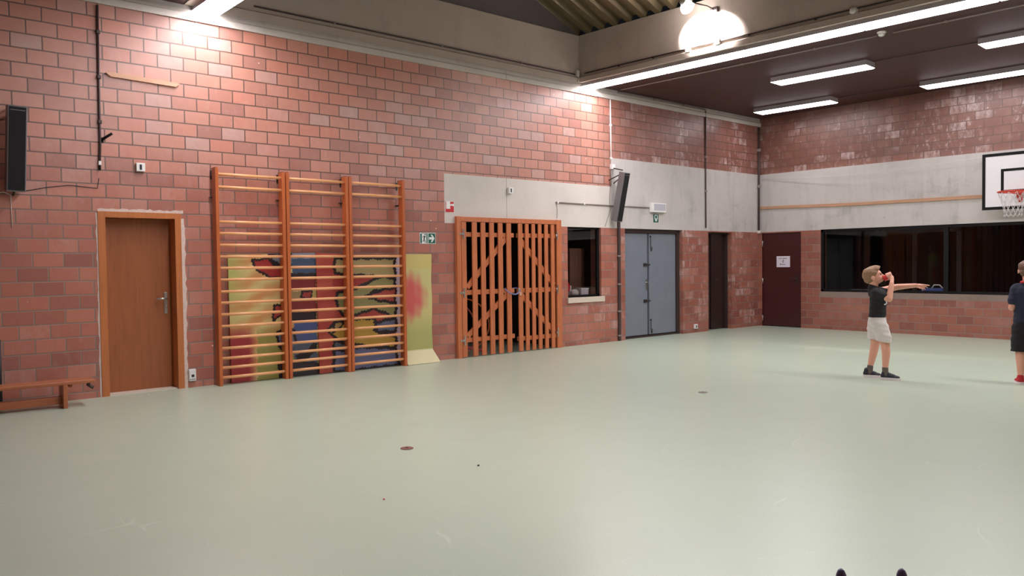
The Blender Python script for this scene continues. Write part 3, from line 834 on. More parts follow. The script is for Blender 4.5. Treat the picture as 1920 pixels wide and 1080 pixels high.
# ------------------------------------------------------------------ gymnastic bench at the left
t = thing('gym_bench', 'low wooden gym bench standing by the wall left of the brown door', 'bench', (.5, -.33, 0), rz=-.05)
MB().box((-2.0, -.125, .243), (1.705, .125, .28), bev=.008).build('bench_top', 'bench', t, world=False)
for x in (1.40, -1.65):
    MB().box((x, -.135, 0), (x+.042, .135, .243), bev=.004).build('leg', 'bench', t, world=False)
MB().box((-1.64, -.04, .035), (1.40, .045, .115), bev=.005).build('balance_beam', 'bench', t, world=False)
mb = MB(); mb.box((1.47, -.06, .205), (1.50, .06, .243), bev=.006); mb.build('cleat', 'bench', t, world=False)
for q in (-.05, .05): MB().tube([(1.66, q, .243), (1.66, q, .20), (1.69, q, .175), (1.70, q, .20)], .011, 8).build('hanging_hook', 'darksteel', t, world=False)
o = MB().tube([(1.41, -.02, .0), (1.41, -.02, .72)], .02, 10).build('thin_post', 'ink'); tag(o, 'thin dark post standing against the wall behind the gym bench at the left edge', 'post')

# ------------------------------------------------------------------ column loudspeakers
def speaker(loc, w, dp, h, rot, label, wallpts):
    t = thing('column_speaker', label, 'loudspeaker', loc); t.rotation_euler = rot
    mb = MB(); mb.box((-w/2, -dp, 0), (w/2, 0, h), bev=.004); mb.build('cabinet', 'greymetal', t, world=False)
    mb = MB(); mb.box((-w/2+.012, -dp-.006, .014), (w/2-.012, -dp+.001, h-.014)); g_ = mb.build('grille', 'blackgrille', t, world=False)
    MB().box((-w/2+.02, -dp-.008, h-.05), (w/2-.02, -dp-.0055, h-.043)).build('trim_strip', 'greymetal', g_, world=False)
    for (p0, p1) in wallpts:
        MB().tube([p0, p1], .011, 8).build('bracket', 'darksteel', t)
    return t
speaker((1.585, -.05, 2.275), .175, .13, .885, (math.radians(5), math.radians(1.5), 0), 'black-fronted column speaker high on the wall left of the brown door',
        [((1.60, -.002, 3.10), (1.60, -.13, 3.10)), ((1.585, -.002, 2.24), (1.585, -.09, 2.285)), ((1.60, -.002, 3.18), (1.60, -.10, 3.165))])
speaker((10.985, -.06, 2.215), .15, .135, .89, (math.radians(13), math.radians(0), 0), 'black-fronted column speaker tilted off the wall left of the grey double door',
        [((10.99, -.002, 3.18), (10.985, -.28, 3.11)), ((10.92, -.002, 2.95), (10.955, -.26, 3.04)), ((11.05, -.002, 2.90), (11.02, -.25, 3.02)), ((10.985, -.002, 2.24), (10.985, -.08, 2.25))])
mb = MB(); mb.box((10.95, -.06, 3.15), (11.03, -.001, 3.24), bev=.004); o = mb.build('junction_box', 'white'); tag(o, 'white junction box above the speaker by the grey doors', 'junction box')

# ------------------------------------------------------------------ pipes, conduits and wall fittings
def pipe(name, pts, r, m, label, cat, clips=None, cm='steel', cr=None):
    t = thing(name, label, cat, pts[0])
    MB().tube(pts, r, 10).build('pipe', m, t)
    for c in (clips or []):
        lo = Vector(c)-Vector((r*1.5,)*3); hi = Vector(c)+Vector((r*1.5,)*3)
        MB().box(lo, hi, bev=r*.3).build('clip', cm, t)
    return t
ux = [(2.447, -.016, 4.40), (2.437, -.016, 2.85), (2.428, -.016, 2.66)]
pipe('cable_conduit', ux, .013, 'pipebrown', 'dark conduit running down from the ceiling above the brown door', 'conduit', [(2.446, -.018, 4.1), (2.443, -.018, 3.6), (2.439, -.018, 3.1)], 'darksteel')
o = thing('wall_switch', 'small white cable end with a dark plug hanging above the brown door', 'switch', (2.428, -.02, 2.58))
MB().box((2.412, -.034, 2.615), (2.442, -.004, 2.66), bev=.004).build('socket', 'white', o); MB().tube([(2.427, -.02, 2.616), (2.425, -.022, 2.56)], .013, 8).build('plug', 'black', o)
o = thing('wall_hook', 'small black hook bracket sticking out of the wall beside the dark conduit', 'hook', (2.46, -.002, 2.90))
MB().tube([(2.455, -.004, 2.895), (2.47, -.05, 2.915), (2.535, -.12, 2.965)], .015, 8).build('arm', 'black', o); MB().box((2.44, -.008, 2.87), (2.475, -.001, 2.93)).build('plate', 'black', o)
mb = MB(); mb.prism([(2.512, -.03, 3.66), (2.56, -.03, 3.622), (3.275, -.03, 3.600), (3.325, -.03, 3.640), (3.30, -.03, 3.648), (2.60, -.03, 3.672)], (0, .028, 0))
o = mb.build('wooden_lath', 'stick'); tag(o, 'pale wooden lath nailed flat on the brick wall above the brown door', 'lath')
def wallbox(x, z, label):
    o = thing('wall_box', label, 'wall box', (x, -.001, z))
    MB().box((x-.048, -.045, z-.048), (x+.048, -.001, z+.048), bev=.005).build('housing', 'white', o)
    MB().box((x-.014, -.047, z-.03), (x+.012, -.0445, z+.03)).build('slot', 'ink', o)
wallbox(2.855, 2.62, 'white square wall box with a dark slot above the brown door')
wallbox(8.525, 2.64, 'white square wall box with a dark slot on the concrete above the slatted gate')
# thin loose speaker cable
pts = [(1.70, -.006, 2.29), (1.9, -.006, 2.34), (2.12, -.006, 2.375), (2.40, -.006, 2.355), (2.42, -.006, 2.47)]
o = MB().tube(pts, .004, 6).build('speaker_cable', 'ink'); tag(o, 'thin dark cable trailing along the bricks from the left speaker', 'cable')
pts = [(1.42, -.006, 2.255), (1.50, -.006, 2.27), (1.56, -.006, 2.24), (1.565, -.006, 1.9)]
o = MB().tube(pts, .004, 6).build('speaker_cable', 'pipewhite'); tag(o, 'thin pale cable hanging below the left speaker', 'cable')

pipe('cable_conduit', [(10.962, -.014, 4.41), (10.972, -.014, 2.86)], .013, 'pipewhite', 'white conduit running down from the ceiling above the right-hand speaker', 'conduit', [(10.964, -.014, 3.95), (10.969, -.014, 3.35)], 'white')
pipe('cable_conduit', [(9.56, -.012, 2.49), (12.05, -.012, 2.49)], .012, 'pipegrey', 'horizontal grey conduit on the concrete leading to the emergency light', 'conduit', [(9.6, -.014, 2.49), (10.25, -.014, 2.49)], 'white')
o = MB().tube([(9.58, -.006, 2.48), (9.60, -.006, 2.36), (9.585, -.006, 2.22)], .003, 6).build('loose_wire', 'ink'); tag(o, 'thin dark loose wire below the left end of the horizontal conduit', 'wire')
o = MB().tube([(10.96, -.006, 2.84), (10.93, -.006, 2.6), (10.95, -.006, 2.42), (10.80, -.006, 2.10)], .003, 6).build('loose_wire', 'ink'); tag(o, 'thin dark wire dangling from the white conduit behind the speaker', 'wire')
o = thing('cable_duct', 'dark brown cable duct with clips running down to the floor left of the grey doors', 'duct', (11.165, -.02, 0))
MB().box((11.135, -.035, .0), (11.193, -.001, 2.25), bev=.003).build('duct', 'pipebrown', o)
for z in (.10, .55, 1.05, 1.57): MB().box((11.120, -.039, z-.014), (11.208, -.0005, z+.014), bev=.002).build('clip', 'pipegrey', o)
pipe('cable_conduit', [(11.15, -.03, 4.562), (13.845, -.03, 4.562)], .014, 'pipegrey', 'grey conduit running along the top of the brick wall under the maroon ceiling', 'conduit', [(12.2, -.03, 4.565), (13.1, -.03, 4.565)], 'pipegrey')
pipe('cable_conduit', [(13.862, -.018, 4.54), (13.862, -.018, 2.14)], .014, 'pipebrown', 'dark conduit running down the wall beside the narrow dark door', 'conduit', [(13.862, -.020, 3.6), (13.862, -.020, 2.9)], 'pipegrey')
pipe('corner_pipe', [(15.835, -.03, 4.40), (15.825, -.03, 2.11)], .022, 'pipebrown', 'dark pipe running down the corner between the two brick walls', 'pipe', [(15.833, -.03, 3.9), (15.83, -.03, 3.1)], 'pipegrey')
o = MB().box((15.79, -.07, 2.06), (15.85, -.001, 2.12), bev=.008).build('pipe_cap', 'pipewhite'); tag(o, 'pale box at the foot of the dark corner pipe', 'junction box')
e = thing('emergency_light', 'white emergency light on the concrete above the grey double door', 'emergency light', (12.28, -.001, 2.41))
MB().box((12.07, -.075, 2.405), (12.49, -.001, 2.585), bev=.008).build('housing', 'white', e)
mb = MB(); mb.box((12.12, -.0765, 2.44), (12.47, -.0745, 2.565)); mb.build('lens', 'lens', e)
o = thing('exit_sign', 'small green sign with a down arrow under the emergency light', 'sign', (12.26, -.001, 2.22))
MB().box((12.185, -.006, 2.215), (12.335, -.001, 2.375)).build('plate', 'green', o)
mb = MB(); yy = -.0072
f2 = lambda a, b: (12.26+a, yy, 2.295+b)
mb.add([f2(-.012, .0), f2(.012, .0), f2(.012, -.03), f2(.034, -.03), f2(0, -.066), f2(-.034, -.03), f2(-.012, -.03)], [(6, 5, 4, 3, 2), (0, 6, 2, 1)][:0] + [(0, 6, 2, 1), (5, 4, 3)])
for a, b, c_, d_ in ((-.045, -.03, .068, -.02), (.030, .045, .068, -.02), (-.045, .045, .068, .056)): mb.add([f2(a, d_), f2(b, d_), f2(b, c_), f2(a, c_)], [(0, 1, 2, 3)])
mb.build('arrow', 'signwhite', o)

o = thing('exit_sign', 'running man exit sign with an arrow pointing right, on the bricks beside the gate', 'sign', (6.893, -.001, 1.767))
MB().box((6.750, -.008, 1.765), (7.037, -.001, 1.928), bev=.001).build('plate', 'signwhite', o)
mb = MB(); mb.box((6.757, -.0092, 1.772), (6.785, -.0078, 1.915)); mb.box((6.868, -.0092, 1.772), (6.888, -.0078, 1.921)); mb.box((6.785, -.0092, 1.915), (6.868, -.0078, 1.921)); mb.build('green_field', 'green', o)
MB().box((6.902, -.0092, 1.772), (7.029, -.0078, 1.921)).build('green_field', 'green', o)
f3 = lambda a, b: (6.965+a, -.0100, 1.8465+b)
mb = MB(); mb.add([f3(-.052, -.018), f3(.008, -.018), f3(-.022, -.055), f3(.008, -.055), f3(.050, 0), f3(.008, .055), f3(-.022, .055), f3(.008, .018), f3(-.052, .018)], [(0, 1, 7, 8), (1, 4, 7), (2, 3, 4, 1), (7, 4, 5, 6)]); mb.build('arrow', 'signwhite', o)
f4 = lambda a, b: (6.827+a, -.0088, 1.842+b)
mb = MB(); stroke(mb, [(.012, .042), (-.004, -.008)], .02, f4); stroke(mb, [(-.004, -.008), (.012, -.03), (.018, -.062)], .012, f4); stroke(mb, [(-.004, -.008), (-.012, -.035), (-.028, -.045)], .012, f4)
stroke(mb, [(.012, .038), (.03, .02)], .008, f4); stroke(mb, [(.010, .038), (-.022, .030), (-.026, .012)], .008, f4)
mb.add([f4(.016+.011*math.cos(k*PI/5), .060+.011*math.sin(k*PI/5)) for k in range(10)], [tuple(range(10))]); mb.build('running_man', 'ink', o)
o = thing('fire_alarm_sign', 'red and white fire sign on the pale concrete at the left end above the gate', 'sign', (7.305, -.001, 2.245))
MB().box((7.224, -.006, 2.245), (7.392, -.001, 2.416)).build('plate', 'signwhite', o)
mb = MB(); yy = -.0072
for a, b, c_, d_ in ((7.229, 7.242, 2.250, 2.411), (7.242, 7.318, 2.250, 2.300), (7.318, 7.387, 2.250, 2.335), (7.318, 7.387, 2.385, 2.411)): mb.add([(a, yy, c_), (b, yy, c_), (b, yy, d_), (a, yy, d_)], [(0, 1, 2, 3)])
mb.add([(7.318, yy, 2.335), (7.387, yy, 2.335), (7.387, yy, 2.343), (7.33, yy, 2.350), (7.318, yy, 2.35)], [(0, 1, 2, 3, 4)])
mb.add([(7.318, yy, 2.385), (7.318, yy, 2.372), (7.33, yy, 2.374), (7.387, yy, 2.381), (7.387, yy, 2.385)], [(0, 1, 2, 3, 4)])
mb.build('red_field', 'red', o)
o = thing('floor_socket', 'white twin wall socket low beside the brown door frame', 'socket', (3.385, -.001, .06))
MB().box((3.345, -.045, .08), (3.43, -.001, .225), bev=.01).build('housing', 'white', o); MB().box((3.372, -.047, .13), (3.405, -.0445, .16)).build('hole', 'ink', o)
MB().box((3.352, -.047, .10), (3.42, -.0445, .106)).build('edge_line', 'ink', o)
o = thing('wall_socket', 'white wall socket low on the bricks between the grey doors and the narrow dark door', 'socket', (13.497, -.001, .09))
MB().box((13.45, -.04, .08), (13.545, -.001, .175), bev=.006).build('housing', 'white', o); MB().box((13.48, -.042, .10), (13.51, -.0395, .15)).build('hole', 'ink', o)
# concrete beam conduits
pipe('cable_conduit', [(4.27, -.012, 4.752), (7, -.012, 4.745), (10.06, -.012, 4.735)], .011, 'pipebrown', 'brown conduit along the foot of the concrete beam above the brick wall', 'conduit', [(5.4, -.012, 4.75), (7.2, -.012, 4.745), (8.8, -.012, 4.74)], 'pipegrey')
o = thing('junction_box', 'white junction box in the inner corner where the two concrete beams meet', 'junction box', (10.11, -.035, 4.68))
MB().box((10.06, -.06, 4.70), (10.125, -.006, 4.80), bev=.006).build('housing', 'pipewhite', o); MB().tube([(10.10, -.04, 4.71), (10.12, -.05, 4.66), (10.10, -.045, 4.60)], .011, 8).build('cable', 'pipewhite', o)
bx = lambda y: shx(XB, y)-.016
pipe('cable_conduit', [(bx(y), y, 4.742) for y in (-.15, -2, -4, -6, -8)], .010, 'darksteel', 'thin dark conduit along the foot of the concrete beam lit by the floodlight', 'conduit', [(bx(y), y, 4.735) for y in (-.9, -1.6, -3.3, -4.3)], 'darksteel')
for y, zz, lb in ((-2.27, 4.73, 'white junction box on the beam conduit left of the light pool'), (-2.78, 4.74, 'white junction box on the beam conduit right of the light pool')):
    mb = MB(); mb.box((bx(y)-.03, y-.045, zz-.05), (bx(y)+.012, y+.045, zz+.05), bev=.006); o = mb.build('junction_box', 'white'); tag(o, lb, 'junction box')
def detector(loc, mat, label, r=.06):
    o = thing('smoke_detector', label, 'smoke detector', loc)
    MB().lathe([(r, 0), (r, -.018), (r*.8, -.024)], 18, mat=Matrix.Translation(loc) @ mat).build('base', 'pipewhite', o)
    MB().lathe([(r*.75, -.024), (r*.7, -.05), (r*.35, -.062)], 18, mat=Matrix.Translation(loc) @ mat).build('sensor_head', 'white', o)
detector((11.20, -4.81, 4.60), Matrix.Identity(4), 'white smoke detector on the maroon ceiling')
detector((shx(XB, -4.82), -4.82, 4.70), Matrix.Rotation(PI/2, 4, 'Y').inverted(), 'white smoke detector on the face of the concrete beam') if False else detector((shx(XB, -4.82), -4.82, 4.72), Matrix.Rotation(PI/2, 4, 'Y'), 'white smoke detector on the face of the concrete beam')
pipe('cable_conduit', [(11.10, -.15, 4.582), (11.19, -2.4, 4.582), (11.29, -4.70, 4.582)], .010, 'pipegrey', 'thin conduit on the maroon ceiling running to the smoke detector', 'conduit', [(11.15, -1.2, 4.582), (11.2, -2.6, 4.582), (11.25, -3.8, 4.582)], 'pipegrey')
pipe('cable_conduit', [(11.31, -4.92, 4.582), (11.42, -8, 4.582)], .010, 'pipegrey', 'thin conduit on the maroon ceiling on the near side of the smoke detector', 'conduit', [(11.33, -5.6, 4.582)], 'pipegrey')
pipe('cable_conduit', [(12.70, -4.02, 4.582), (12.77, -5.53, 4.582)], .008, 'pipebrown', 'dark cable between the two inner ceiling lights', 'conduit')
pipe('cable_conduit', [(14.98, -2.30, 4.582), (15.05, -3.82, 4.582)], .008, 'pipebrown', 'dark cable between the two outer ceiling lights', 'conduit')

# ------------------------------------------------------------------ lights
TH = math.atan(SH)
def light(kind, label, loc, L, W, hz, m, group, rz=TH):
    t = thing('ceiling_light', label, 'ceiling light', loc, group, rz)
    MB().prism([(-W*.46, 0, 0), (-W*.5, 0, -hz), (W*.5, 0, -hz), (W*.46, 0, 0)], (0, -L, 0)).build('housing', 'lighthousing', t, world=False)
    mb = MB(); z0 = -hz; z1 = -hz-(.010 if kind == 'row' else .012); q = .485 if kind == 'row' else .47; e = .012 if kind == 'row' else .03
    mb.add([(-W*.5, -.004, z0), (W*.5, -.004, z0), (W*.5, -L+.004, z0), (-W*.5, -L+.004, z0), (-W*q, -e, z1), (W*q, -e, z1), (W*q, -L+e, z1), (-W*q, -L+e, z1)],
           [(4, 5, 6, 7), (0, 1, 5, 4), (1, 2, 6, 5), (2, 3, 7, 6), (3, 0, 4, 7)])
    mb.build('diffuser', m, t, world=False)
    return t
GR = 'fluorescent row under the right-hand beam'; GL = 'fluorescent row under the left-hand beam'; GC = 'fluorescent lights on the maroon ceiling'
r0 = light('row', 'fluorescent light in the beam row nearest the brick wall, right-hand row', (10.35, -.012, 4.60), 1.595, .315, .060, 'tube', GR)
bpy.context.view_layer.update()
lab = ['second fluorescent light from the brick wall in the right-hand beam row', 'third fluorescent light from the brick wall in the right-hand beam row', 'fourth fluorescent light from the brick wall in the right-hand beam row',
       'fifth fluorescent light from the brick wall in the right-hand beam row', 'sixth fluorescent light from the brick wall in the right-hand beam row, beyond the frame', 'seventh fluorescent light from the brick wall in the right-hand beam row, beyond the frame']
for k in range(1, 7): dup(r0, (shx(10.35, 1.6*-k), -.012-1.6*k, 4.60), lab[k-1])
dup(r0, (3.645, -.012, 4.60), 'fluorescent light at the top left, its end touching the brick wall', GL, rz=0)
for k in range(1, 6): dup(r0, (3.645, -.012-1.6*k, 4.60), '%s fluorescent light from the brick wall in the left-hand row, beyond the frame' % ('second', 'third', 'fourth', 'fifth', 'sixth')[k-1], GL, rz=0)
c0 = light('ceil', 'ceiling light nearest the brick corner on the inner line of the maroon ceiling', (12.62, -2.34, 4.60), 1.63, .34, .085, 'tube2', GC)
bpy.context.view_layer.update()
for x, y, lb in ((14.86, -.60, 'ceiling light nearest the brick corner on the outer line of the maroon ceiling'), (12.80, -5.53, 'upper right ceiling light, cut by the frame, on the inner line of the maroon ceiling'),
                 (15.03, -3.83, 'ceiling light above the basketball board, on the outer line of the maroon ceiling'), (15.15, -7.05, 'outer-line ceiling light further along the end wall, beyond the frame'), (12.95, -8.75, 'inner-line ceiling light further along, beyond the frame')):
    dup(c0, (x, y, 4.60), lb)
def spot(name, loc, tgt, power, size, blend):
    l = D.lights.new(name, 'SPOT'); l.energy = power; l.spot_size = size; l.spot_blend = blend; l.shadow_soft_size = .04; l.color = (1, .94, .91)
    o = D.objects.new(name, l); COL.objects.link(o); o.location = loc
    o.rotation_euler = (Vector(tgt)-Vector(loc)).to_track_quat('-Z', 'Y').to_euler(); o.scale = (1.75, 1, 1); return o
def floodlight(label, fx, fy, fz, wx, tgt, power, size, blend, grp=None):
    # wx: x of the beam face that carries the bracket
    t = thing('floodlight', label, 'floodlight', (fx, fy, fz), grp)
    ax = (Vector(tgt)-Vector((fx, fy, fz))).normalized(); rotm = Matrix.Translation((fx, fy, fz)) @ (-ax).to_track_quat('Z', 'Y').to_matrix().to_4x4()
    MB().lathe([(.03, .125), (.045, .12), (.05, .075), (.04, .07)], 20, mat=rotm).build('lamp_holder', 'lampshade', t)
    MB().lathe([(.03, .07), (.055, .065), (.085, .035), (.105, -.005), (.11, -.03), (.095, -.055), (.05, -.075), (.01, -.08)], 24, mat=rotm).build('bulb', 'lamp', t)
    mb = MB(); s_ = 1 if wx > fx else -1
    mb.tube([(wx-s_*.003, fy-.20, fz-.02), (wx-s_*.14, fy-.16, fz+.02), (fx+s_*.03, fy-.13, fz+.02), (fx, fy-.06, fz+.06)], .012, 8)
    mb.build('bracket', 'pipebrown', t)
    MB().box((wx-s_*.03 if s_ > 0 else wx+.003, fy-.26, fz-.06), (wx-.003 if s_ > 0 else wx+.03, fy-.14, fz+.02), bev=.004).build('mounting_plate', 'pipebrown', t)
    spot('floodlight_beam', Vector((fx, fy, fz))+ax*.085, tgt, power, size, blend)
bxx = shx(XB, -2.5)
floodlight('round glowing floodlight on the concrete beam above the bright pool of light', bxx-.42, -2.53, 5.245, bxx, (bxx, -2.56, 5.00), 460, math.radians(75), .3)
x_ = shx(XB, -8.0)  # unseen second floodlight, added for bounce fill
floodlight('added fill floodlight further along the same concrete beam, beyond the frame', x_-.42, -8.0, 5.245, x_, (x_, -8.0, 5.00), 460, math.radians(75), .3)

# ------------------------------------------------------------------ end wall: batten, cord, basketball board
mb = MB(); pts = [(XC-.001, .0-.002, 2.625), (XC-.001, -2.1, 2.578), (XC-.001, -4.66, 2.566)]
for a, b in zip(pts[:-1], pts[1:]):
    mb.prism([(a[0], a[1], a[2]-.03), (a[0]-.025, a[1], a[2]-.03), (a[0]-.025, a[1], a[2]+.03), (a[0], a[1], a[2]+.03)], (0, b[1]-a[1], b[2]-a[2]))
o = mb.build('wooden_batten', 'batten'); tag(o, 'long thin wooden batten fixed across the concrete band of the end wall', 'batten')
pts = [(XC-.02-.29*i/16, -.06-4.62*i/16, 3.275-.03*i/16-.10*math.sin(PI*i/16)) for i in range(17)]
o = MB().tube(pts, .005, 6).build('cord', 'net'); tag(o, 'thin white cord stretched along the concrete band to the basketball board', 'cord')
BX = XC-.36; by0 = -4.628; BWD = 1.2; byc = by0-BWD/2; bz0, bz1 = 2.295, 3.275
t = thing('basketball_board', 'white basketball board with a black border and a red rim on the end wall', 'basketball board', (BX, byc, bz0))
MB().box((BX, by0-BWD, bz0), (BX+.025, by0, bz1)).build('board', 'whitepaint', t)
mb = MB(); e = .052; xf = BX-.003
for lo, hi in (((xf, by0-BWD, bz0), (BX-.0002, by0, bz0+e)), ((xf, by0-BWD, bz1-e), (BX-.0002, by0, bz1)), ((xf-.0003, by0-e, bz0), (BX-.0002, by0, bz1)), ((xf-.0003, by0-BWD, bz0), (BX-.0002, by0-BWD+e, bz1))): mb.box(lo, hi)
mb.build('border', 'black', t)
mb = MB(); ty0, ty1, tz0, tz1 = by0-.295, by0-BWD+.295, 2.585, 2.995
for lo, hi in (((xf, ty1, tz0), (BX-.0002, ty0, tz0+.045)), ((xf, ty1, tz1-.045), (BX-.0002, ty0, tz1)), ((xf-.0003, ty0-.045, tz0), (BX-.0002, ty0, tz1)), ((xf-.0003, ty1, tz0), (BX-.0002, ty1+.045, tz1))): mb.box(lo, hi)
mb.build('target_square', 'black', t)
mb = MB()
for y in (byc+.4, byc-.4):
    for z in (bz0+.2, bz1-.2): mb.tube([(BX+.025, y, z), (XC-.002, y, z)], .025, 8)
mb.build('wall_arm', 'darksteel', t)
rx, rz_ = BX-.15-.225, 2.565
mb = MB(); mb.tube([(rx+.225*math.cos(2*PI*i/32), byc+.225*math.sin(2*PI*i/32), rz_) for i in range(32)], .013, 8, closed=True)
mb.box((BX-.16, byc-.08, rz_-.02), (BX-.004, byc+.08, rz_+.008)); mb.prism([(BX-.004, byc-.03, rz_-.02), (BX-.15, byc-.03, rz_-.02), (BX-.004, byc-.03, rz_-.16)], (0, .06, 0))
rm = mb.build('rim', 'rim', t)
mb = MB(); n = 12; rings = [(.225, 0), (.195, -.09), (.165, -.18), (.14, -.27), (.13, -.36), (.14, -.41)]
def npnt(k, j): 
    r, z = rings[j]; a = 2*PI*(k+.5*(j % 2))/n; return Vector((rx+r*math.cos(a), byc+r*math.sin(a), rz_-.012+z))
for j in range(5):
    for k in range(n):
        mb.tube([npnt(k, j), (npnt(k, j)+npnt(k, j+1))/2+Vector((0, 0, -.004)), npnt(k, j+1)], .0042, 5)
        mb.tube([npnt(k, j), (npnt(k, j)+npnt(k-1 if j % 2 == 0 else k+1, j+1))/2+Vector((0, 0, -.004)), npnt(k-1 if j % 2 == 0 else k+1, j+1)], .0042, 5)
mb.build('net', 'net', rm)

# ------------------------------------------------------------------ floor caps and near foreground posts
def cap(x, y, r, m, label):
    o = thing('floor_disc', label, 'floor disc', (x, y, 0)); MB().lathe([(r, .0005), (r, .004), (r*.94, .006)], 24, mat=Matrix.Translation((x, y, 0))).build('cover', m, o)
    MB().lathe([(r*.2, .006), (r*.2, .0085), (r*.15, .009)], 12, mat=Matrix.Translation((x, y, 0))).build('screw', 'darksteel', o)
cap(3.491, -4.53, .052, 'captile', 'round brown disc set in the floor, the nearer of the two')
cap(7.385, -4.559, .052, 'capgrey', 'round grey-brown disc set in the floor, the farther of the two')
o = MB().sphere((3.559, -5.354, .006), (.010, .007, .006), 8, 6).build('crumb', 'ink'); tag(o, 'tiny black crumb on the floor right of the nearer floor disc', 'crumb')
o = MB().sphere((2.618, -5.591, .004), (.008, .006, .004), 8, 6).build('crumb', 'red'); tag(o, 'tiny red crumb on the floor below the nearer floor disc', 'crumb')
o = MB().sphere((2.80, -.30, .008), (.016, .010, .008), 8, 6).build('crumb', 'white'); tag(o, 'tiny white crumb on the floor in front of the brown door', 'crumb')
t = thing('tube_frame', 'dark purple tube frame, only its two rounded ends showing at the bottom edge', 'frame', (1.94, -8.95, 0))
for (x, y) in ((1.885, -8.898), (1.994, -8.998)):
    MB().tube([(x, y, .012), (x, y, .66), (x, y, .685), (x, y, .695), (x, y, .700)], [.0135, .0135, .012, .008, .002], 14).build('post', 'purple', t)
MB().tube([(1.885, -8.898, .30), (1.994, -8.998, .30)], .010, 10).build('cross_bar', 'purple', t)
MB().box((1.80, -9.09, 0), (2.08, -8.81, .013), bev=.004).build('base_plate', 'black', t)

# ------------------------------------------------------------------ people
def capsule(mb, p0, r0, p1, r1, n=14):
    p0, p1 = Vector(p0), Vector(p1); d = (p1-p0)
    if d.length < 1e-6: return mb.sphere(p0, max(r0, r1))
    t = d.normalized(); pts = []; rr = []
    for k in range(1, 6):
        a = PI/2*(1-k/5); pts.append(p0-t*r0*math.sin(a)); rr.append(r0*math.cos(a))
    for k in range(1, 4): f = k/4; pts.append(p0+d*f); rr.append(r0+(r1-r0)*f)
    for k in range(0, 5):
        a = PI/2*k/5; pts.append(p1+t*r1*math.sin(a)); rr.append(r1*math.cos(a))
    mb.tube(pts, rr, n)
def chain(mb, pts, rs, n=14):
    for i in range(len(pts)-1): capsule(mb, pts[i], rs[i], pts[i+1], rs[i+1], n)
def ell(mb, c, r, rot=None):
    b = len(mb.v); mb.sphere((0, 0, 0), r, 18, 12)
    m = Matrix.Translation(c) @ (rot.to_4x4() if rot is not None else Matrix.Identity(4))
    for i in range(b, len(mb.v)): mb.v[i] = m @ mb.v[i]
def skinned(mb, name, mat, parent, voxel, smooth=4, cuts=(), fill=True, post=None):
    me = D.meshes.new('tmp'); me.from_pydata([tuple(v) for v in mb.v], [], mb.f); ob = D.objects.new('tmp', me); COL.objects.link(ob)
    bm = bmesh.new(); bm.from_mesh(me); bmesh.ops.recalc_face_normals(bm, faces=bm.faces); bm.to_mesh(me); bm.free()
    md = ob.modifiers.new('r', 'REMESH'); md.mode = 'VOXEL'; md.voxel_size = voxel; md.adaptivity = 0
    dg = bpy.context.evaluated_depsgraph_get(); dg.update()
    nm = D.meshes.new_from_object(ob.evaluated_get(dg)); D.objects.remove(ob); D.meshes.remove(me)
    bm = bmesh.new(); bm.from_mesh(nm)
    for _ in range(smooth): bmesh.ops.smooth_vert(bm, verts=bm.verts, factor=.5, use_axis_x=True, use_axis_y=True, use_axis_z=True)
    if post: post(bm)
    for (co, no) in cuts:
        g_ = list(bm.verts)+list(bm.edges)+list(bm.faces)
        r = bmesh.ops.bisect_plane(bm, geom=g_, plane_co=co, plane_no=no, clear_outer=True)
        if fill:
            ed = [e for e in r['geom_cut'] if isinstance(e, bmesh.types.BMEdge)]
            if ed: bmesh.ops.edgeloop_fill(bm, edges=ed)
    for f in bm.faces: f.smooth = True
    bm.to_mesh(nm); bm.free(); nm.name = name
    nm.materials.clear(); nm.materials.append(M[mat])
    o = D.objects.new(name, nm); COL.objects.link(o); o.parent = parent
    return o
def wrinkle(amp, f):
    def fn(bm):
        for v in bm.verts:
            c = v.co; d = amp*(math.sin(c.z*f+c.x*17)+.6*math.sin(c.z*f*1.9+c.y*31+1))
            v.co = v.co+v.normal*d
    return fn
def shoe(t, heel, toe, w, matn, z0=0.0):
    heel, toe = Vector(heel), Vector(toe); d = (toe-heel); L = d.length; u = d.normalized(); s = Vector((-u.y, u.x, 0))
    def P(a, b, z): return heel+u*a*L+s*b+Vector((0, 0, z))
    ang = math.atan2(u.y, u.x); rot = Matrix.Rotation(ang, 3, 'Z')
    mb = MB()
    ell(mb, P(.20, 0, .050), (.20*L, w*.44, .045), rot); ell(mb, P(.52, 0, .042), (.30*L, w*.46, .038), rot); ell(mb, P(.78, 0, .034), (.21*L, w*.48, .026), rot)
    capsule(mb, P(.22, 0, .05), w*.40, P(.22, 0, .088), w*.40); capsule(mb, P(.25, 0, .075), w*.34, P(.58, 0, .05), w*.33)
    sh_ = skinned(mb, 'shoe', matn, t, .005, 3, [((0, 0, .012), (0, 0, -1))])
    mb = MB(); pr = []
    for k in range(44):
        a = 2*PI*k/44; ca, sa = math.cos(a), math.sin(a)
        ww = w*.53*(1.0+.06*ca); pr.append(P(.5+.515*ca, ww*(abs(sa)**.8)*(1 if sa >= 0 else -1), 0))
    n = 44; vs = [p.copy() for p in pr]+[p+Vector((0, 0, .034)) for p in pr]
    mb.add(vs, [tuple(range(n))[::-1], tuple(range(n, 2*n))]+[(i, (i+1) % n, n+(i+1) % n, n+i) for i in range(n)])
    mb.build('sole', 'sole', sh_, world=False)
    mb = MB()
    for q in (.40, .48, .56): mb.tube([P(q, -w*.27, .066-.05*(q-.4)), P(q+.02, 0, .094-.11*(q-.4)), P(q, w*.27, .066-.05*(q-.4))], .004, 6)
    mb.build('laces', 'sole' if matn == 'shoered' else 'ink', sh_, world=False)

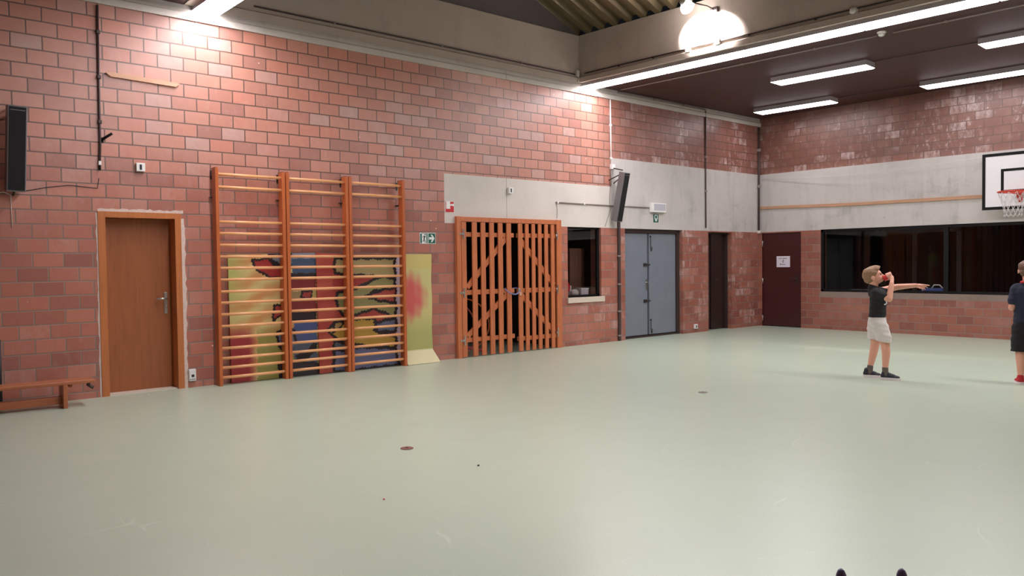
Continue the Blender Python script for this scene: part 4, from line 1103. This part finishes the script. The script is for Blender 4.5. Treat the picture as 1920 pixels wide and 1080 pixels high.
# boy pointing: local x = the way he faces, y = away from the camera
b1 = (9.75, -5.45)
ray = math.atan2(b1[1]+9.84, b1[0])
t = thing('person', 'boy in black T-shirt and pale shorts, drinking from a red cup and pointing right', 'person', (b1[0], b1[1], 0), rz=ray-PI/2)
HC = Vector((-.080, 0, 1.258)); HR = Matrix.Rotation(math.radians(-14), 3, 'Y')
def hup(p): return HC+(HR @ (Vector(p)-HC))*1.12
def head_up(V):
    for i in range(len(V)): V[i] = hup(V[i])
mb = MB()
hr = Matrix.Rotation(math.radians(-8), 3, 'Y')
ell(mb, (-.082, 0, 1.262), (.090, .071, .082), hr); ell(mb, (-.050, 0, 1.220), (.066, .058, .062), hr); ell(mb, (-.020, 0, 1.192), (.034, .034, .024))
ell(mb, (-.028, 0, 1.262), (.040, .056, .044)); capsule(mb, (.004, 0, 1.255), .009, (.024, 0, 1.228), .013); ell(mb, (.006, 0, 1.205), (.018, .022, .010)); ell(mb, (.002, 0, 1.192), (.016, .020, .010))
for s in (-1, 1):
    ell(mb, (-.082, s*.072, 1.232), (.017, .009, .027)); ell(mb, (-.022, s*.036, 1.222), (.028, .022, .026)); ell(mb, (-.004, s*.030, 1.272), (.016, .022, .008))
head_up(mb.v)
chain(mb, [(-.072, 0, 1.06), (-.068, 0, 1.19)], [.052, .052])
for s in (-1, 1): chain(mb, [(-.040, s*.042, .70), (-.032, s*.042, .86), (-.024, s*.045, 1.00)], [.072, .068, .075])
chain(mb, [(-.04, -.11, 1.05), (-.04, .11, 1.055)], [.040, .040])
# near arm bent up to the cup, far arm pointing
chain(mb, [(-.035, -.125, 1.045), (.100, -.185, .985), (.128, -.120, 1.165)], [.046, .039, .027])
chain(mb, [(-.03, .13, 1.055), (.185, .145, 1.115), (.395, .14, 1.135)], [.046, .038, .025])
# near hand round the cup
chain(mb, [(.128, -.115, 1.17), (.132, -.080, 1.210), (.130, -.056, 1.240)], [.023, .024, .022])
for i, (cx, cz, ex) in enumerate([(.132, 1.252, 1.0), (.112, 1.252, .95), (.092, 1.246, .85)]): pass
cupA, cupB = Vector((.042, -.006, 1.222)), Vector((.128, -.018, 1.266))
cu = (cupB-cupA).normalized()
for i, q in enumerate((1.02, .84, .66, .48)):
    c = cupA.lerp(cupB, q); rad = .037-.008*q+.009
    nrm_y = Vector((0, -1, 0)); nz = cu.cross(nrm_y).normalized(); nz = nz if nz.z > 0 else -nz
    pts = [Vector((.130-.012*i, -.058, 1.246-.004*i))]+[c+nrm_y*rad*math.cos(a)+nz*rad*math.sin(a) for a in (math.radians(x) for x in (18, 52, 92, 128 if i < 3 else 112))]
    chain(mb, pts, [.0090, .0074, .0068, .0064, .0058], 10)
c = cupA.lerp(cupB, .62)
chain(mb, [Vector((.122, -.062, 1.212)), c+Vector((.01, -.044, -.026)), c+Vector((-.006, -.022, -.042))], [.012, .0098, .0085], 10)
# far hand pointing
ell(mb, (.428, .14, 1.130), (.042, .017, .027)); capsule(mb, (.395, .14, 1.135), .021, (.45, .14, 1.131), .020)
chain(mb, [(.452, .138, 1.144), (.500, .137, 1.140), (.540, .136, 1.135)], [.0095, .0085, .0072], 10)
chain(mb, [(.456, .140, 1.132), (.496, .142, 1.124), (.520, .143, 1.108)], [.0095, .0085, .0074], 10)
chain(mb, [(.452, .142, 1.120), (.486, .146, 1.106), (.496, .147, 1.086)], [.009, .0082, .0072], 10)
chain(mb, [(.446, .144, 1.110), (.470, .148, 1.093), (.472, .149, 1.076)], [.0085, .0075, .0068], 10)
chain(mb, [(.412, .128, 1.118), (.440, .116, 1.104), (.466, .112, 1.100)], [.011, .0095, .008], 10)
# legs
chain(mb, [(-.015, -.068, .69), (.060, -.088, .425), (.070, -.092, .33), (.060, -.096, .10), (.062, -.098, .06)], [.070, .052, .049, .030, .030])
chain(mb, [(-.050, .060, .69), (-.052, .072, .425), (-.066, .074, .33), (-.112, .074, .10), (-.115, .074, .06)], [.070, .052, .049, .030, .030])
chain(mb, [(.055, -.097, .045), (.16, -.10, .035)], [.03, .022]); chain(mb, [(-.115, .074, .045), (-.03, .08, .035)], [.03, .022])
skinned(mb, 'body', 'skin', t, .0042, 3)
for s in (-1, 1):
    MB().sphere(hup((.003, s*.033, 1.256)), (.0090, .010, .0080), 10, 8).build('eye', 'eye', t, world=False)
mb = MB()
ell(mb, (-.088, 0, 1.278), (.098, .079, .084), hr); ell(mb, (-.055, 0, 1.305), (.080, .062, .056), hr); ell(mb, (-.12, 0, 1.235), (.062, .066, .06))
head_up(mb.v)
skinned(mb, 'hair', 'hair', t, .006, 2, [(hup((-.012, 0, 1.297)), HR @ Vector((.78, 0, -.62))), (hup((-.14, 0, 1.185)), HR @ Vector((0, 0, -1)))], post=wrinkle(.0022, 70))
mb = MB()
for s in (-1, 1): chain(mb, [(-.030, s*.048, .74), (-.022, s*.050, .86), (-.014, s*.054, 1.0)], [.099, .095, .100])
chain(mb, [(-.04, -.108, 1.05), (-.04, .108, 1.055)], [.064, .064]); chain(mb, [(-.055, 0, 1.05), (-.070, 0, 1.115)], [.082, .066])
chain(mb, [(-.04, -.115, 1.045), (.045, -.160, 1.012)], [.056, .053]); chain(mb, [(-.03, .12, 1.05), (.085, .14, 1.085)], [.058, .053])
sh = skinned(mb, 'shirt', 'shirtblack', t, .007, 4, [((0, 0, .757), (0, 0, -1)), ((-.065, 0, 1.142), (.32, 0, .95))], post=wrinkle(.0018, 55))
sh.data.materials.append(M['white'])
for f in sh.data.polygons:
    c = f.center
    if f.normal.x > .25:
        for (yc, zc, ra, rb) in ((-.092, .952, .020, .012), (-.080, .930, .026, .009), (-.105, .915, .016, .008), (-.060, .948, .014, .010), (-.118, 1.070, .010, .012)):
            if ((c.y-yc)/ra)**2+((c.z-zc)/rb)**2 < 1: f.material_index = 1
mb = MB()
for s in (-1, 1): capsule(mb, (-.030, s*.052, .70), .100, (-.028, s*.050, .76), .094)
chain(mb, [(-.015, -.070, .67), (.030, -.082, .56), (.052, -.088, .42)], [.098, .092, .090]); chain(mb, [(-.045, .062, .67), (-.052, .068, .56), (-.050, .072, .42)], [.098, .090, .086])
st = skinned(mb, 'shorts', 'shorts', t, .007, 3, [((.05, 0, .462), (-.15, 0, -1)), ((0, 0, .785), (0, 0, 1))], post=wrinkle(.0035, 48))
mb = MB(); mb.tube([(.062, -.04, .765), (.070, -.035, .72), (.073, -.038, .66)], .0045, 6); mb.tube([(.060, -.02, .765), (.069, -.018, .73), (.072, -.020, .68)], .0045, 6); mb.build('drawstring', 'white', st, world=False)
mb = MB(); capsule(mb, (.060, -.096, .15), .036, (.062, -.098, .06), .037); skinned(mb, 'sock', 'sock', t, .006, 2, [((0, 0, .155), (0, 0, 1))])
mb = MB(); capsule(mb, (-.104, .074, .15), .036, (-.115, .074, .06), .037); skinned(mb, 'sock', 'sock', t, .006, 2, [((0, 0, .155), (0, 0, 1))])
shoe(t, (.008, -.094, 0), (.226, -.112, 0), .088, 'shoe'); shoe(t, (-.188, .072, 0), (.020, .082, 0), .088, 'shoe')
bpy.context.view_layer.update()
cw = wmat(t)
cup = thing('cup', 'red plastic cup held to the mouth of the boy in black', 'cup', cw @ cupA)
q = cu.to_track_quat('Z', 'Y').to_matrix().to_4x4(); mt = cw @ Matrix.Translation(cupA) @ q
L = (cupB-cupA).length
MB().lathe([(.030, .004), (.034, 0), (.036, 0), (.036, .004), (.029, L-.003), (.027, L)], 22, mat=mt).build('cup_body', 'cup', cup)
MB().lathe([(.0362, .000), (.038, .002), (.038, .006), (.0362, .008)], 22, mat=mt).build('cup_rim', 'cup', cup)

# boy at the right edge, seen from behind: local y = the way he faces
b2 = (10.408, -6.80)
ray = math.atan2(b2[1]+9.84, b2[0])
t = thing('person', 'boy in navy shirt with red collar and black shorts, cut off by the right edge', 'person', (b2[0], b2[1], 0), rz=ray-PI/2)
mb = MB()
ox = .045
ell(mb, (ox-.03, -.01, 1.335), (.072, .088, .085)); ell(mb, (ox-.03, .03, 1.29), (.058, .062, .06)); ell(mb, (ox-.03, .065, 1.262), (.034, .03, .024)); capsule(mb, (ox-.03, .085, 1.325), .009, (ox-.03, .104, 1.30), .012)
for s in (-1, 1): ell(mb, (ox-.03+s*.074, -.005, 1.30), (.009, .017, .027))
chain(mb, [(ox-.01, -.02, 1.12), (ox-.02, -.01, 1.27)], [.05, .047])
for s in (-1, 1): chain(mb, [(ox+s*.048, 0, .72), (ox+s*.045, 0, .9), (ox+s*.050, 0, 1.06)], [.078, .072, .078])
chain(mb, [(ox-.115, 0, 1.115), (ox+.115, 0, 1.115)], [.046, .046])
for s in (-1, 1):
    chain(mb, [(ox+s*.13, 0, 1.105), (ox+s*.165, -.03, .885), (ox+s*.125, .145, .90)], [.045, .037, .025])
    hx = ox+s*.118
    chain(mb, [(hx, .15, .90), (hx-s*.004, .20, .905)], [.024, .022])
    for k in range(4): chain(mb, [(hx-s*.004, .205, .920-.014*k), (hx-s*.012, .242-.004*k, .918-.014*k), (hx-s*.034, .252-.006*k, .914-.014*k)], [.0092, .0084, .0074], 10)
    chain(mb, [(hx-s*.012, .175, .925), (hx-s*.026, .205, .938), (hx-s*.034, .226, .934)], [.011, .0095, .008], 10)
    chain(mb, [(ox+s*.062, 0, .69), (ox+s*.078, .005, .43), (ox+s*.078, -.012, .33), (ox+s*.074, 0, .10), (ox+s*.074, 0, .06)], [.074, .052, .051, .031, .031])
    chain(mb, [(ox+s*.074, 0, .045), (ox+s*.09, .11, .033)], [.03, .022])
skinned(mb, 'body', 'skin', t, .0055, 3)
for s in (-1, 1): MB().sphere((ox-.03+s*.033, .078, 1.328), (.010, .0085, .0075), 10, 8).build('eye', 'eye', t, world=False)
mb = MB(); ell(mb, (ox-.03, -.016, 1.350), (.080, .094, .080)); ell(mb, (ox-.03, .02, 1.372), (.064, .078, .052)); ell(mb, (ox-.03, -.055, 1.29), (.062, .052, .06))
skinned(mb, 'hair', 'hair2', t, .006, 2, [((ox-.03, .062, 1.372), (0, .78, -.62)), ((0, 0, 1.245), (0, 0, -1))], post=wrinkle(.0022, 70))
mb = MB()
for s in (-1, 1): chain(mb, [(ox+s*.052, 0, .73), (ox+s*.050, 0, .9), (ox+s*.055, 0, 1.06)], [.102, .098, .100])
chain(mb, [(ox-.112, 0, 1.105), (ox+.112, 0, 1.105)], [.062, .062]); capsule(mb, (ox, -.018, 1.08), .090, (ox-.012, -.020, 1.150), .070)
for s in (-1, 1): chain(mb, [(ox+s*.125, 0, 1.10), (ox+s*.155, -.022, .955)], [.060, .056])
sh = skinned(mb, 'shirt', 'shirtnavy', t, .007, 4, [((0, 0, .715), (0, 0, -1))], post=wrinkle(.0018, 55))
mb = MB(); mb.tube([(ox-.012+.062*math.cos(2*PI*i/20), -.016+.062*math.sin(2*PI*i/20), 1.175+.008*math.sin(2*PI*i/20+PI)) for i in range(20)], .016, 8, closed=True); mb.build('collar', 'red', sh, world=False)
mb = MB()
for s in (-1, 1):
    capsule(mb, (ox+s*.052, 0, .68), .106, (ox+s*.05, 0, .74), .098); chain(mb, [(ox+s*.066, 0, .66), (ox+s*.074, 0, .52), (ox+s*.078, .0, .36)], [.102, .100, .100])
skinned(mb, 'shorts', 'shortsblack', t, .007, 3, [((0, 0, .385), (0, 0, -1)), ((0, 0, .76), (0, 0, 1))], post=wrinkle(.0028, 45))
for s in (-1, 1):
    mb = MB(); capsule(mb, (ox+s*.074, 0, .085), .036, (ox+s*.074, 0, .055), .037); skinned(mb, 'sock', 'sole', t, .006, 2)
    shoe(t, (ox+s*.068, -.055, 0), (ox+s*.105, .155, 0), .09, 'shoered')

# ------------------------------------------------------------------ camera, world, view
cam = D.cameras.new('camera'); co = D.objects.new('camera', cam); COL.objects.link(co)
cam.sensor_width = 36; cam.lens = 1496.727/1920*36; cam.clip_start = .05
R = Vector((0.75437592, -0.65634143, -0.01152805)); U = Vector((0.02920685, 0.01601498, 0.99944509)); F = Vector((0.6557926, 0.754294, -0.03125099))
R.normalize(); F.normalize(); U = R.cross(F)
mw = Matrix((R, U, -F)).transposed().to_4x4(); mw.translation = (0, -9.84, 1.46288)
co.matrix_world = mw
SC.camera = co
wd = D.worlds.new('world'); SC.world = wd; wd.use_nodes = True
wd.node_tree.nodes['Background'].inputs[0].default_value = (.01, .01, .012, 1); wd.node_tree.nodes['Background'].inputs[1].default_value = .3
vs = SC.view_settings; vs.view_transform = 'Standard'; vs.look = 'None'; vs.gamma = 1; vs.use_curve_mapping = False; vs.exposure = 0.86
SC.cycles.use_denoising = True
SC.cycles.max_bounces = 8; SC.cycles.diffuse_bounces = 5; SC.cycles.sample_clamp_indirect = 6
